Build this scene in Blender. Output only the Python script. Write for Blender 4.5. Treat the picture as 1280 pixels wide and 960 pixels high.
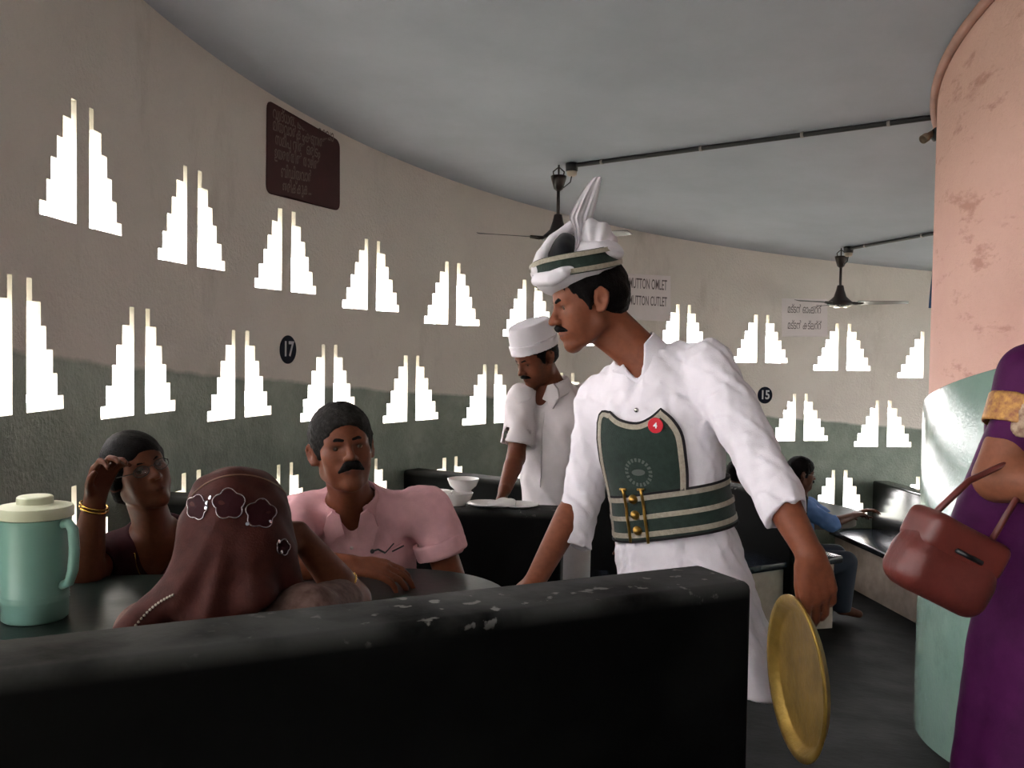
import bpy, math, random
import numpy as np
from mathutils import Vector, Matrix

for _o in list(bpy.data.objects):
    bpy.data.objects.remove(_o, do_unlink=True)
SC = bpy.context.scene
COL = SC.collection
random.seed(7)
rng = np.random.default_rng(11)

# ------------------------------------------------------------------ camera
CZ = 1.45                                   # camera height in world units
PITCH, ROLL, FPX = 0.0321, 0.0153, 1138.5
_f = Vector((0, math.cos(PITCH), -math.sin(PITCH)))
_r0 = Vector((1, 0, 0)); _u0 = Vector((0, math.sin(PITCH), math.cos(PITCH)))
CAM_R = _r0 * math.cos(ROLL) + _u0 * math.sin(ROLL)
CAM_U = _u0 * math.cos(ROLL) - _r0 * math.sin(ROLL)
CAM_F = _f
_cd = bpy.data.cameras.new('camera'); _cam = bpy.data.objects.new('camera', _cd); COL.objects.link(_cam)
_m = Matrix((CAM_R, CAM_U, -CAM_F)).transposed().to_4x4(); _m.translation = (0, 0, CZ)
_cam.matrix_world = _m
_cd.sensor_width = 36.0; _cd.lens = FPX / 1280.0 * 36.0; _cd.clip_start = 0.05; _cd.clip_end = 300
SC.camera = _cam

# ------------------------------------------------------------------ sky and exposure
SKY = 24.0
W = bpy.data.worlds.new('overcast_sky'); SC.world = W; W.use_nodes = True
_bg = W.node_tree.nodes['Background']
_bg.inputs['Color'].default_value = (1.0, 0.96, 0.975, 1); _bg.inputs['Strength'].default_value = SKY
SC.view_settings.view_transform = 'Standard'; SC.view_settings.look = 'None'
SC.view_settings.gamma = 1.0; SC.view_settings.use_curve_mapping = False
SC.view_settings.exposure = 0.0

# ------------------------------------------------------------------ the building: one spiral ramp round a core
CX, CY, R = 4.010, 3.071, 5.589             # axis and outer wall radius
T0, DT, SL = 3.0941, 0.1513, 0.4013         # jali spacing (rad) and rise per radian
ZB = (0.447, -0.2443, -0.9356)              # bottoms of the three jali rows at T0
HJ = 0.441                                  # jali height
ZCEIL, ZPAINT = 1.461, -0.048
KX, KY, KR = 4.0, 3.44, 2.205               # core
D2R = math.pi / 180

def rise(t): return SL * (t - T0)
def z_floor(t): return CZ - 1.38 + SL * (t - 199 * D2R)
def z_ceil(t): return CZ + ZCEIL + rise(t)
def on_ramp(t, rho, z=None):
    return Vector((CX + rho * math.cos(t), CY + rho * math.sin(t), z_floor(t) if z is None else z))
def at(x, y, d):
    """point of the place seen at pixel (x, y) of the 1280x960 frame, d metres in front of the camera"""
    return Vector((0, 0, CZ)) + d * (CAM_F + CAM_R * ((x - 640) / FPX) - CAM_U * ((y - 480) / FPX))
def at_wall(x, y, rr=None):
    rr = R if rr is None else rr
    d = CAM_F + CAM_R * ((x - 640) / FPX) - CAM_U * ((y - 480) / FPX)
    a = d.x * d.x + d.y * d.y; b = -2 * (d.x * CX + d.y * CY); c = CX * CX + CY * CY - rr * rr
    t = (-b + math.sqrt(b * b - 4 * a * c)) / (2 * a)
    th = math.atan2(d.y * t - CY, d.x * t - CX)
    if th < 0: th += 2 * math.pi
    return th, CZ + d.z * t

# ------------------------------------------------------------------ helpers
def empty(name, loc=(0, 0, 0), rz=0.0):
    o = bpy.data.objects.new(name, None); COL.objects.link(o)
    o.empty_display_size = 0.1; o.location = loc; o.rotation_euler = (0, 0, rz); return o
def tag(o, label=None, cat=None, group=None, kind=None):
    if label: o['label'] = label
    if cat: o['category'] = cat
    if group: o['group'] = group
    if kind: o['kind'] = kind
    return o
def mesh_obj(name, verts, faces, mat=None, parent=None, smooth=False, local=False):
    """link a mesh; world-space verts are moved into the parent's frame unless local"""
    me = bpy.data.meshes.new(name)
    me.from_pydata([tuple(v) for v in verts], [], [tuple(f) for f in faces])
    return link_mesh(name, me, mat, parent, smooth, local)
def parent_matrix(p):
    m = Matrix.Identity(4); ch = []
    while p is not None: ch.append(p); p = p.parent
    for q in reversed(ch): m = m @ q.matrix_basis
    return m
def link_mesh(name, me, mat=None, parent=None, smooth=False, local=False):
    o = bpy.data.objects.new(name, me); COL.objects.link(o)
    if mat is not None:
        for mm in (mat if isinstance(mat, (list, tuple)) else [mat]): me.materials.append(mm)
    if smooth: me.polygons.foreach_set('use_smooth', [True] * len(me.polygons))
    if parent is not None:
        o.parent = parent
        if not local: me.transform(parent_matrix(parent).inverted())
    me.update(); return o
class MB:
    """collects simple shapes into one mesh"""
    def __init__(self): self.v = []; self.f = []; self.mi = []
    def add(self, vs, fs, mi=0):
        n = len(self.v); self.v += [tuple(v) for v in vs]
        self.f += [tuple(i + n for i in f) for f in fs]; self.mi += [mi] * len(fs)
    def box(self, x0, x1, y0, y1, z0, z1, b=0.0, mi=0):
        if b <= 0:
            vs = [(x, y, z) for z in (z0, z1) for y in (y0, y1) for x in (x0, x1)]
            self.add(vs, [(0, 2, 3, 1), (4, 5, 7, 6), (0, 1, 5, 4), (2, 6, 7, 3), (0, 4, 6, 2), (1, 3, 7, 5)], mi); return
        import bmesh
        bm = bmesh.new(); bmesh.ops.create_cube(bm, size=1)
        for v in bm.verts: v.co = ((x0 + x1) / 2 + v.co.x * (x1 - x0), (y0 + y1) / 2 + v.co.y * (y1 - y0), (z0 + z1) / 2 + v.co.z * (z1 - z0))
        bmesh.ops.bevel(bm, geom=list(bm.edges), offset=b, segments=3, profile=0.5, affect='EDGES')
        bm.verts.index_update()
        self.add([v.co[:] for v in bm.verts], [[v.index for v in f.verts] for f in bm.faces], mi); bm.free()
    def lathe(self, prof, n=24, o=(0, 0, 0), ax=(0, 0, 1), mi=0, close=True):
        az = Vector(ax).normalized(); a = az.orthogonal().normalized(); b = az.cross(a)
        vs = []; fs = []
        for (r, h) in prof:
            for i in range(n):
                t = 2 * math.pi * i / n
                vs.append(Vector(o) + az * h + (a * math.cos(t) + b * math.sin(t)) * r)
        for j in range(len(prof) - 1):
            for i in range(n):
                fs.append((j * n + i, j * n + (i + 1) % n, (j + 1) * n + (i + 1) % n, (j + 1) * n + i))
        if close:
            fs.append(tuple(range(n - 1, -1, -1))); fs.append(tuple((len(prof) - 1) * n + i for i in range(n)))
        self.add(vs, fs, mi)
    def tube(self, pts, r, n=10, mi=0, closed=False):
        pts = [Vector(p) for p in pts]; rs = r if isinstance(r, (list, tuple)) else [r] * len(pts)
        vs = []; fs = []; L = len(pts); prev = None
        for i, p in enumerate(pts):
            t = (pts[(i + 1) % L] - pts[i - 1]) if closed else (pts[min(i + 1, L - 1)] - pts[max(i - 1, 0)])
            t.normalize()
            a = (prev - t * prev.dot(t)).normalized() if prev is not None and (prev - t * prev.dot(t)).length > 1e-6 else t.orthogonal().normalized()
            prev = a; b = t.cross(a)
            for j in range(n):
                q = 2 * math.pi * j / n; vs.append(p + (a * math.cos(q) + b * math.sin(q)) * rs[i])
        for i in range(L if closed else L - 1):
            k = (i + 1) % L
            for j in range(n): fs.append((i * n + j, i * n + (j + 1) % n, k * n + (j + 1) % n, k * n + j))
        if not closed: fs.append(tuple(range(n - 1, -1, -1))); fs.append(tuple((L - 1) * n + j for j in range(n)))
        self.add(vs, fs, mi)
    def prism(self, outline, z0, z1, mi=0):
        n = len(outline)
        vs = [(x, y, z0) for x, y in outline] + [(x, y, z1) for x, y in outline]
        fs = [tuple(range(n - 1, -1, -1)), tuple(range(n, 2 * n))] + [(i, (i + 1) % n, n + (i + 1) % n, n + i) for i in range(n)]
        self.add(vs, fs, mi)
    def ball(self, c, r, n=12, mi=0):
        rr = r if isinstance(r, (list, tuple)) else (r, r, r); vs = [(c[0], c[1], c[2] - rr[2])]; fs = []; m = n // 2
        for j in range(1, m):
            for i in range(n):
                a = math.pi * j / m - math.pi / 2; t = 2 * math.pi * i / n
                vs.append((c[0] + rr[0] * math.cos(a) * math.cos(t), c[1] + rr[1] * math.cos(a) * math.sin(t), c[2] + rr[2] * math.sin(a)))
        vs.append((c[0], c[1], c[2] + rr[2])); L = len(vs) - 1
        for i in range(n):
            fs.append((0, 1 + (i + 1) % n, 1 + i)); fs.append((L, L - n + i, L - n + (i + 1) % n))
            for j in range(m - 2): fs.append((1 + j * n + i, 1 + j * n + (i + 1) % n, 1 + (j + 1) * n + (i + 1) % n, 1 + (j + 1) * n + i))
        self.add(vs, fs, mi)
    def build(self, name, mat, parent=None, smooth=False, local=True):
        o = mesh_obj(name, self.v, self.f, mat, parent, smooth, local)
        if any(self.mi): o.data.polygons.foreach_set('material_index', self.mi)
        return o
def autosmooth(o, deg=35):
    me = o.data; me.polygons.foreach_set('use_smooth', [True] * len(me.polygons))
    me.set_sharp_from_angle(angle=deg * D2R); return o

# ------------------------------------------------------------------ materials (all procedural)
MATS = {}
def mat(name, col, rough=0.6, spec=0.5, metal=0.0, var=0.0, scale=8.0, bump=0.0, bscale=40.0, col2=None, detail=4.0,
        sss=0.0, coat=0.0, sheen=0.0, stretch=None, attr=None, rvar=0.0, thresh=(0.35, 0.65), trans=0.0, alpha=1.0):
    if name in MATS: return MATS[name]
    m = bpy.data.materials.new(name); m.use_nodes = True; nt = m.node_tree; N = nt.nodes; L = nt.links
    p = N['Principled BSDF']
    p.inputs['Roughness'].default_value = rough; p.inputs['Specular IOR Level'].default_value = spec
    p.inputs['Metallic'].default_value = metal
    if coat: p.inputs['Coat Weight'].default_value = coat; p.inputs['Coat Roughness'].default_value = 0.15
    if sheen: p.inputs['Sheen Weight'].default_value = sheen
    if trans: p.inputs['Transmission Weight'].default_value = trans
    if alpha < 1: p.inputs['Alpha'].default_value = alpha
    if sss:
        p.inputs['Subsurface Weight'].default_value = sss; p.inputs['Subsurface Radius'].default_value = (0.012, 0.005, 0.003); p.inputs['Subsurface Scale'].default_value = 1.0
    c = (*col, 1)
    tc = N.new('ShaderNodeTexCoord'); src = tc.outputs['Object']
    if stretch:
        mp = N.new('ShaderNodeMapping'); mp.inputs['Scale'].default_value = stretch; L.new(src, mp.inputs['Vector']); src = mp.outputs['Vector']
    base = None
    if attr:
        at_ = N.new('ShaderNodeAttribute'); at_.attribute_name = attr; base = at_.outputs['Color']
    if var > 0 or col2 or rvar:
        nz = N.new('ShaderNodeTexNoise'); nz.inputs['Scale'].default_value = scale; nz.inputs['Detail'].default_value = detail
        nz.inputs['Roughness'].default_value = 0.6; L.new(src, nz.inputs['Vector'])
        mr = N.new('ShaderNodeMapRange'); mr.inputs['From Min'].default_value = thresh[0]; mr.inputs['From Max'].default_value = thresh[1]
        L.new(nz.outputs['Fac'], mr.inputs['Value'])
        if var > 0 or col2:
            mx = N.new('ShaderNodeMix'); mx.data_type = 'RGBA'; L.new(mr.outputs['Result'], mx.inputs['Factor'])
            k2 = col2 if col2 else tuple(max(0, v * (1 - var)) for v in col)
            if base is None:
                mx.inputs['A'].default_value = c; mx.inputs['B'].default_value = (*k2, 1)
            else:
                mu = N.new('ShaderNodeMix'); mu.data_type = 'RGBA'; mu.blend_type = 'MULTIPLY'; mu.inputs['Factor'].default_value = 1
                L.new(base, mu.inputs['A']); mu.inputs['B'].default_value = (1 - var, 1 - var, 1 - var, 1)
                L.new(base, mx.inputs['A']); L.new(mu.outputs['Result'], mx.inputs['B'])
            base = mx.outputs['Result']
        if rvar:
            m2 = N.new('ShaderNodeMapRange'); m2.inputs['To Min'].default_value = max(0, rough - rvar); m2.inputs['To Max'].default_value = rough + rvar
            L.new(nz.outputs['Fac'], m2.inputs['Value']); L.new(m2.outputs['Result'], p.inputs['Roughness'])
    if base is None: p.inputs['Base Color'].default_value = c
    else: L.new(base, p.inputs['Base Color'])
    if bump > 0:
        nb = N.new('ShaderNodeTexNoise'); nb.inputs['Scale'].default_value = bscale; nb.inputs['Detail'].default_value = 5
        L.new(src, nb.inputs['Vector'])
        bp = N.new('ShaderNodeBump'); bp.inputs['Strength'].default_value = bump; bp.inputs['Distance'].default_value = 0.01
        L.new(nb.outputs['Fac'], bp.inputs['Height']); L.new(bp.outputs['Normal'], p.inputs['Normal'])
    MATS[name] = m; return m
# ------------------------------------------------------------------ outer wall with stepped jali openings
def painted_wall(name, upper, upper2, lower, lower2, stain, rough_lo, streak=(2.2, (1, 1, .35), .56, .75), bump_lo=1.0):
    """plaster above, oil paint below the helical line stored in the attribute 'hz' (height over the line)"""
    m = bpy.data.materials.new(name); m.use_nodes = True; nt = m.node_tree; N = nt.nodes; L = nt.links; p = N['Principled BSDF']
    tc = N.new('ShaderNodeTexCoord')
    at_ = N.new('ShaderNodeAttribute'); at_.attribute_name = 'hz'
    def noise(s, d=5, rough=.6, stretch=None):
        n = N.new('ShaderNodeTexNoise'); n.inputs['Scale'].default_value = s; n.inputs['Detail'].default_value = d; n.inputs['Roughness'].default_value = rough
        if stretch:
            mp = N.new('ShaderNodeMapping'); mp.inputs['Scale'].default_value = stretch; L.new(tc.outputs['Object'], mp.inputs['Vector']); L.new(mp.outputs['Vector'], n.inputs['Vector'])
        else: L.new(tc.outputs['Object'], n.inputs['Vector'])
        return n.outputs['Fac']
    def rng_(v, a, b, c=0., d=1.):
        n = N.new('ShaderNodeMapRange'); L.new(v, n.inputs['Value'])
        for k, x in zip(('From Min', 'From Max', 'To Min', 'To Max'), (a, b, c, d)): n.inputs[k].default_value = x
        return n.outputs['Result']
    def mix(f, a, b):
        n = N.new('ShaderNodeMix'); n.data_type = 'RGBA'
        if isinstance(f, float): n.inputs['Factor'].default_value = f
        else: L.new(f, n.inputs['Factor'])
        for k, x in (('A', a), ('B', b)):
            if isinstance(x, tuple): n.inputs[k].default_value = (*x, 1)
            else: L.new(x, n.inputs[k])
        return n.outputs['Result']
    def add(a, b, op='ADD'):
        n = N.new('ShaderNodeMath'); n.operation = op
        for i, x in enumerate((a, b)):
            if isinstance(x, float): n.inputs[i].default_value = x
            else: L.new(x, n.inputs[i])
        return n.outputs[0]
    up = mix(rng_(noise(1.6, 8), .35, .7), upper, upper2)
    up = mix(rng_(noise(streak[0], 9, .7, streak[1]), streak[2], streak[3]), up, stain)
    lo = mix(rng_(noise(3.5, 8, .7), .42, .66), lower, lower2)
    lo = mix(rng_(noise(1.3, 6, .7), .55, .75), lo, tuple(x * .62 for x in lower))
    wob = add(at_.outputs['Fac'], rng_(noise(2.0, 6, .7), .3, .7, -.012, .012))
    f = rng_(wob, -.012, .012)
    L.new(mix(f, lo, up), p.inputs['Base Color'])
    L.new(rng_(f, 0, 1, rough_lo, .85), p.inputs['Roughness']); L.new(rng_(f, 0, 1, .45, .2), p.inputs['Specular IOR Level'])
    bp = N.new('ShaderNodeBump'); L.new(rng_(f, 0, 1, .35 * bump_lo, .35), bp.inputs['Strength']); bp.inputs['Distance'].default_value = .02
    L.new(add(noise(7, 8, .7), noise(55, 4)), bp.inputs['Height']); L.new(bp.outputs['Normal'], p.inputs['Normal'])
    return m
M_WALL = painted_wall('wall_plaster', (.76, .70, .655), (.68, .625, .585), (.165, .205, .168), (.245, .285, .24), (.56, .50, .46), .42)
M_CORE = painted_wall('core_plaster', (.68, .42, .345), (.62, .36, .30), (.19, .30, .25), (.22, .33, .275), (.50, .27, .21), .13, (3.5, (1, 1, 3.2), .56, .66), .25)

HALF = [(.553, 0, .11), (.467, .11, .285), (.38, .285, .47), (.294, .47, .65), (.203, .65, .83), (.081, .83, 1.0)]   # reach, bottom, top (of the height)
GAP = .203
def jali_holes(ta, tb):
    out = []
    for r, zb in enumerate(ZB):
        for k in range(-24, 40):
            kk = k + (.5 if r == 1 else 0); tc = T0 - DT * kk
            if tc - .06 < ta or tc + .06 > min(tb, 243 * D2R): continue      # openings left out behind the camera to cut the light
            z0 = CZ + zb - SL * DT * kk; jit = random.uniform(-.004, .004)
            for sgn in (-1, 1):
                wob = random.uniform(-.012, .012)
                for reach, a, b in HALF:
                    reach = reach * (1 + random.uniform(-.03, .03)) + wob
                    u0 = sgn * GAP / 2 * HJ / R; u1 = sgn * (GAP / 2 + reach) * HJ / R
                    out.append((tc + min(u0, u1), tc + max(u0, u1), z0 + a * HJ + jit, z0 + b * HJ + jit))
    return out
def build_outer_wall(ta, tb, thick=.115):
    holes = jali_holes(ta, tb)
    cuts = sorted(set([ta, tb] + [h[0] for h in holes] + [h[1] for h in holes])); g = []
    for a, b in zip(cuts[:-1], cuts[1:]):
        n = max(1, int(math.ceil((b - a) / .014)))
        g += [a + (b - a) * i / n for i in range(n)]
    g.append(tb)
    holes.sort()
    segs = []
    for a, b in zip(g[:-1], g[1:]):
        mid = (a + b) / 2
        hs = sorted((h[2], h[3]) for h in holes if h[0] <= mid <= h[1])
        s = []; lo = None
        for (z0, z1) in hs: s.append((lo, z0)); lo = z1
        s.append((lo, None))
        segs.append([x for x in s if x[0] is None or x[1] is None or x[1] - x[0] > 1e-6])
    V = []; F = []; H = []; MI = []
    def v(t, r, z):
        V.append((CX + r * math.cos(t), CY + r * math.sin(t), z)); H.append(z - (CZ + ZPAINT + rise(t))); return len(V) - 1
    R2 = R + thick
    bot = lambda t: z_floor(t) - .25
    top = lambda t: z_ceil(t) + .10
    for i, sg in enumerate(segs):
        a, b = g[i], g[i + 1]
        for (z0, z1) in sg:
            za, zb_ = (bot(a), bot(b)) if z0 is None else (z0, z0)
            ya, yb = (top(a), top(b)) if z1 is None else (z1, z1)
            p = [v(a, R, za), v(b, R, zb_), v(b, R, yb), v(a, R, ya), v(a, R2, za), v(b, R2, zb_), v(b, R2, yb), v(a, R2, ya)]
            F += [(p[0], p[3], p[2], p[1]), (p[4], p[5], p[6], p[7]), (p[0], p[1], p[5], p[4]), (p[3], p[7], p[6], p[2])]; MI += [0, 0, 1, 1]
        if i + 1 < len(segs):                        # reveals: where exactly one side is solid
            t = g[i + 1]
            def fill(s): return [(bot(t) if x is None else x, top(t) if y is None else y) for x, y in s]
            A, B = fill(sg), fill(segs[i + 1]); zs = sorted(set([q for s in A + B for q in s]))
            for q0, q1 in zip(zs[:-1], zs[1:]):
                mm = (q0 + q1) / 2; ia = any(x < mm < y for x, y in A); ib = any(x < mm < y for x, y in B)
                if ia != ib:
                    p = [v(t, R, q0), v(t, R, q1), v(t, R2, q1), v(t, R2, q0)]; F.append(tuple(p if ia else p[::-1])); MI.append(1)
    for t, rev in ((ta, 1), (tb, 0)):
        p = [v(t, R, bot(t)), v(t, R2, bot(t)), v(t, R2, top(t)), v(t, R, top(t))]; F.append(tuple(p[::-1] if rev else p)); MI.append(0)
    o = mesh_obj('wall_outer', V, F, [M_WALL, mat('limewashed_reveal', (.72, .68, .60), .85, .2, var=.45, scale=9, detail=7, thresh=(.5, .8))]); o.data.polygons.foreach_set('material_index', MI)
    a_ = o.data.attributes.new('hz', 'FLOAT', 'POINT'); a_.data.foreach_set('value', H)
    return tag(o, 'curved grey plaster wall pierced by rows of stepped openings, green paint below', kind='structure')
TA, TB = -8 * D2R, 325 * D2R
build_outer_wall(TA, TB)

# floor and ceiling: helicoids between core and wall
M_FLOOR = mat('floor_cement', (.005, .0058, .0056), .65, .04, var=.35, scale=2.5, bump=.15, bscale=25, detail=8, rvar=.15)
M_CEIL = mat('ceiling_limewash', (.465, .495, .555), .85, .2, var=.14, scale=1.2, bump=.12, bscale=12, detail=8)
def helicoid(name, zf, thick, material, label, r0=1.7, r1=R + .01):
    V = []; F = []; n = 350; rr = [r0 + (r1 - r0) * j / 14 for j in range(15)]; m = len(rr)
    for zo in (0, -thick):
        for i in range(n + 1):
            t = TA + (TB - TA) * i / n
            for r in rr: V.append((CX + r * math.cos(t), CY + r * math.sin(t), zf(t) + zo))
    Q = (n + 1) * m
    for i in range(n):
        for j in range(m - 1):
            a = i * m + j; F.append((a, a + 1, a + m + 1, a + m)); F.append((Q + a, Q + a + m, Q + a + m + 1, Q + a + 1))
        a = i * m; F.append((a, a + m, Q + a + m, Q + a)); a = i * m + m - 1; F.append((a, Q + a, Q + a + m, a + m))
    for j in range(m - 1):
        F.append((j, Q + j, Q + j + 1, j + 1)); a = n * m + j; F.append((a, a + 1, Q + a + 1, Q + a))
    o = mesh_obj(name, V, F, material, smooth=False); autosmooth(o, 30); return tag(o, label, kind='structure')
helicoid('floor', z_floor, .12, M_FLOOR, 'sloping dark grey-green polished cement ramp floor')
helicoid('ceiling', z_ceil, -.12, M_CEIL, 'grey-blue limewashed underside of the spiral ramp', r0=1.2)

# core: pink plaster over a thicker green painted dado, both following the ramp
def build_core():
    V = []; F = []; H = []; n = 160
    def th(x, y):
        t = math.atan2(y - CY, x - CX); return t + 2 * math.pi if t < TA else t
    ang = [TA + .02 + (2 * math.pi - .04) * i / (n - 1) for i in range(n)]
    def ring(r, zf, hv):
        s = len(V)
        for a in ang:
            x, y = KX + r * math.cos(a), KY + r * math.sin(a); V.append((x, y, zf(th(x, y)))); H.append(hv)
        return s
    line = lambda t: CZ - .205 + SL * (t - 147 * D2R)
    rings = [ring(KR + .024, lambda t: z_floor(t) - .3, -1), ring(KR + .024, lambda t: line(t) - .008, -.5), ring(KR + .018, line, -.2),
             ring(KR, lambda t: line(t) + .004, .2), ring(KR, lambda t: z_ceil(t) + .1, 1)]
    for a, b in zip(rings[:-1], rings[1:]):
        for i in range(n - 1): F.append((a + i, a + i + 1, b + i + 1, b + i))
    o = mesh_obj('wall_core', V, F, M_CORE); autosmooth(o, 40)
    a_ = o.data.attributes.new('hz', 'FLOAT', 'POINT'); a_.data.foreach_set('value', H)
    tag(o, 'round pink plastered core with a glossy green dado', kind='structure')
    # moulding at the ceiling
    mb = MB(); pts = []
    for a in ang:
        x, y = KX + (KR + .012) * math.cos(a), KY + (KR + .012) * math.sin(a); pts.append((x, y, z_ceil(th(x, y)) - .03))
    pts = pts[8:-8]
    mb.tube(pts, .022, 8); o = mb.build('trim_1', mat('moulding_pink', (.47, .24, .19), .6, var=.2, scale=6), smooth=True)
    tag(o, 'rounded pink moulding where the core meets the ceiling', kind='structure')
build_core()

# unseen wall added across the upper ramp end to hold back light
V = []
for dt_ in (0, .03):
    for rr in (KR * .8, R): V += [on_ramp(TB - dt_, rr, z_floor(TB - dt_) - .1), on_ramp(TB - dt_, rr, z_ceil(TB - dt_) + .05)]
tag(mesh_obj('wall_blocker', V, [(0, 2, 3, 1), (4, 5, 7, 6), (0, 4, 6, 2), (1, 3, 7, 5), (0, 1, 5, 4), (2, 6, 7, 3)], mat('blocker_plaster', (.42, .39, .36), .85, .2, var=.2, scale=2)), 'plain unseen wall added across the ramp behind to block light', kind='structure')
# ground outside, seen through the lowest openings
mb = MB(); S = 60; zg = -2.2
nn = 24
for i in range(nn):
    for j in range(nn):
        x0, x1 = -S + 2 * S * i / nn, -S + 2 * S * (i + 1) / nn; y0, y1 = -S + 2 * S * j / nn, -S + 2 * S * (j + 1) / nn
        mb.add([(x0, y0, zg), (x1, y0, zg), (x1, y1, zg), (x0, y1, zg)], [(0, 1, 2, 3)])
tag(mb.build('ground_outside', mat('grass_ground', (.40, .43, .36), .9, var=.5, scale=1.5, detail=6)), 'green ground outside the wall', kind='structure')
# ------------------------------------------------------------------ benches and tables
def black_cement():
    """black oxide cement, top lightened in colour for grazing light, plus grey wear and chips (object z near the bench height)"""
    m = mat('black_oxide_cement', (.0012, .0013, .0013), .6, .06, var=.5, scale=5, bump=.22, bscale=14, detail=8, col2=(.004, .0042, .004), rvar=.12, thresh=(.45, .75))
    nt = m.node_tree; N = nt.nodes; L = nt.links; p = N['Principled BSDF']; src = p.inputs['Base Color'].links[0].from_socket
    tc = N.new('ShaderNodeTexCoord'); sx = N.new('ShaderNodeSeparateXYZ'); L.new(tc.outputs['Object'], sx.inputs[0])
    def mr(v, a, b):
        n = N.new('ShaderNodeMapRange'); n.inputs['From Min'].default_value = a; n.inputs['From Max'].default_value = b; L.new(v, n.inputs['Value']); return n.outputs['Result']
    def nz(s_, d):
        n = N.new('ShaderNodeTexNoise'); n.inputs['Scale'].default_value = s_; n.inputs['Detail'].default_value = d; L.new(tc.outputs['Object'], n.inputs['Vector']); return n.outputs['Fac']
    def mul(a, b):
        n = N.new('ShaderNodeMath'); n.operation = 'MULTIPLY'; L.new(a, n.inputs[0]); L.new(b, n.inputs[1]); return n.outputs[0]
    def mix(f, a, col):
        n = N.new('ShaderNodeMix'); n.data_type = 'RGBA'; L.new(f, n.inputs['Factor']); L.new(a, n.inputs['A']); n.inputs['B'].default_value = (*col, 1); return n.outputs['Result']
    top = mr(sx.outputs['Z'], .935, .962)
    c = mix(mul(top, mr(nz(6, 8), .35, .6)), src, (.040, .041, .039))  # grazing light on the top painted in as grey, broken up with wear
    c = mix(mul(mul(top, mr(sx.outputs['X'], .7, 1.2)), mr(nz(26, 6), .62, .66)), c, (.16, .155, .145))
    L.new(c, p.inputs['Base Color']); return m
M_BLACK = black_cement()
M_SEAT = mat('navy_rexine_seat', (.010, .013, .020), .25, .35, var=.3, scale=6, bump=.08, bscale=30)
M_BASE = mat('cream_plaster_base', (.40, .33, .28), .8, .2, var=.3, scale=6, bump=.2, bscale=25)
M_TABLE = mat('dark_green_polished_top', (.007, .014, .011), .34, .12, var=.6, scale=9, detail=9, col2=(.022, .032, .027), bump=.04, bscale=40, rvar=.1)
M_EDGE = mat('brown_cement_edge', (.12, .09, .075), .6, .3, var=.3, scale=8)

def tangent_frame(t, rho_x0):
    """local x: inwards along the radius from the wall, local y: down the ramp, z up"""
    o = on_ramp(t, R); m = Matrix(((-math.cos(t), math.sin(t), 0), (-math.sin(t), -math.cos(t), 0), (0, 0, 1))).to_4x4()
    m.translation = o; return m
BH, BT = .966, .165
def bench(t, label, seats=(1, -1), deep=(.42, .42), length=1.757, H=BH, M=None, bm=None):
    root = empty('bench'); root.matrix_basis = tangent_frame(t, 0) if M is None else M
    tag(root, label, 'bench', 'cement benches set radially along the ramp')
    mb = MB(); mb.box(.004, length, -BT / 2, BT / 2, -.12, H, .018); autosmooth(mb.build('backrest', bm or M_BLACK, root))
    for s, dp in zip(seats, deep):
        y0, y1 = sorted((s * BT / 2, s * (BT / 2 + dp)))
        mb = MB(); mb.box(.004, length - .03, y0, y1, .445 - s * .01, .50 - s * .01, .012); autosmooth(mb.build('seat', M_SEAT, root))
        y0, y1 = sorted((s * BT / 2, s * (BT / 2 + dp - .06)))
        mb = MB(); mb.box(.004, length - .06, y0, y1, -.14, .445 - s * .01, .01); autosmooth(mb.build('seat_base', M_BASE, root))
    return root
_d = Vector((.9, .437, 0)).normalized(); _n = Vector((-_d.y, _d.x, 0)); _o = _n * 1.392 - _d * .60; _o.z = CZ - .414 - BH
_M = Matrix((_d, _n, (0, 0, 1))).transposed().to_4x4(); _M.translation = _o
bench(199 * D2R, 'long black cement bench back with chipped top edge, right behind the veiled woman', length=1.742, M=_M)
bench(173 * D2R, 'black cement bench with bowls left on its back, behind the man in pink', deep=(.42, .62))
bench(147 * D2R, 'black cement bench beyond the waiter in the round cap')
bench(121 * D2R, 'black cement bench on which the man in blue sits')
bench(95 * D2R, 'glossy black bench against the pink core, facing the man in blue', bm=mat('glossy_black_oxide', (.003, .003, .0032), .2, .5, var=.3, scale=5, rvar=.08))

def table(t, label, length=1.52, w=.70, h=.81):
    root = empty('table'); root.matrix_basis = tangent_frame(t, 0); tag(root, label, 'table', 'fixed cement tables along the wall')
    out = [(.004, -w / 2), ]; rc = .30
    for i in range(13):
        a = -math.pi / 2 + math.pi / 2 * i / 12; out.append((length - rc + rc * math.cos(a), -w / 2 + rc + rc * math.sin(a)))
    for i in range(13):
        a = math.pi / 2 * i / 12; out.append((length - rc + rc * math.cos(a), w / 2 - rc + rc * math.sin(a)))
    out.append((.004, w / 2))
    mb = MB(); mb.prism(out, h - .018, h); autosmooth(mb.build('tabletop', M_TABLE, root), 40)
    q = [(x - (.008 if x > .1 else 0), y * .98) for x, y in out]
    mb = MB(); mb.prism(q, h - .10, h - .0185); autosmooth(mb.build('table_edge', M_EDGE, root), 40)
    mb = MB(); mb.box(.35, length - .42, -.11, .11, -.12, h - .101, .012); autosmooth(mb.build('pedestal', M_BASE, root))
    return root
table(190 * D2R, 'dark green cement table with a pale jug, where the man in pink sits')
table(164 * D2R, 'dark cement table behind the capped waiter')
table(138 * D2R, 'dark cement table behind the two waiters')
table(112 * D2R, 'round-ended glossy table in front of the man in blue')
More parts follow.
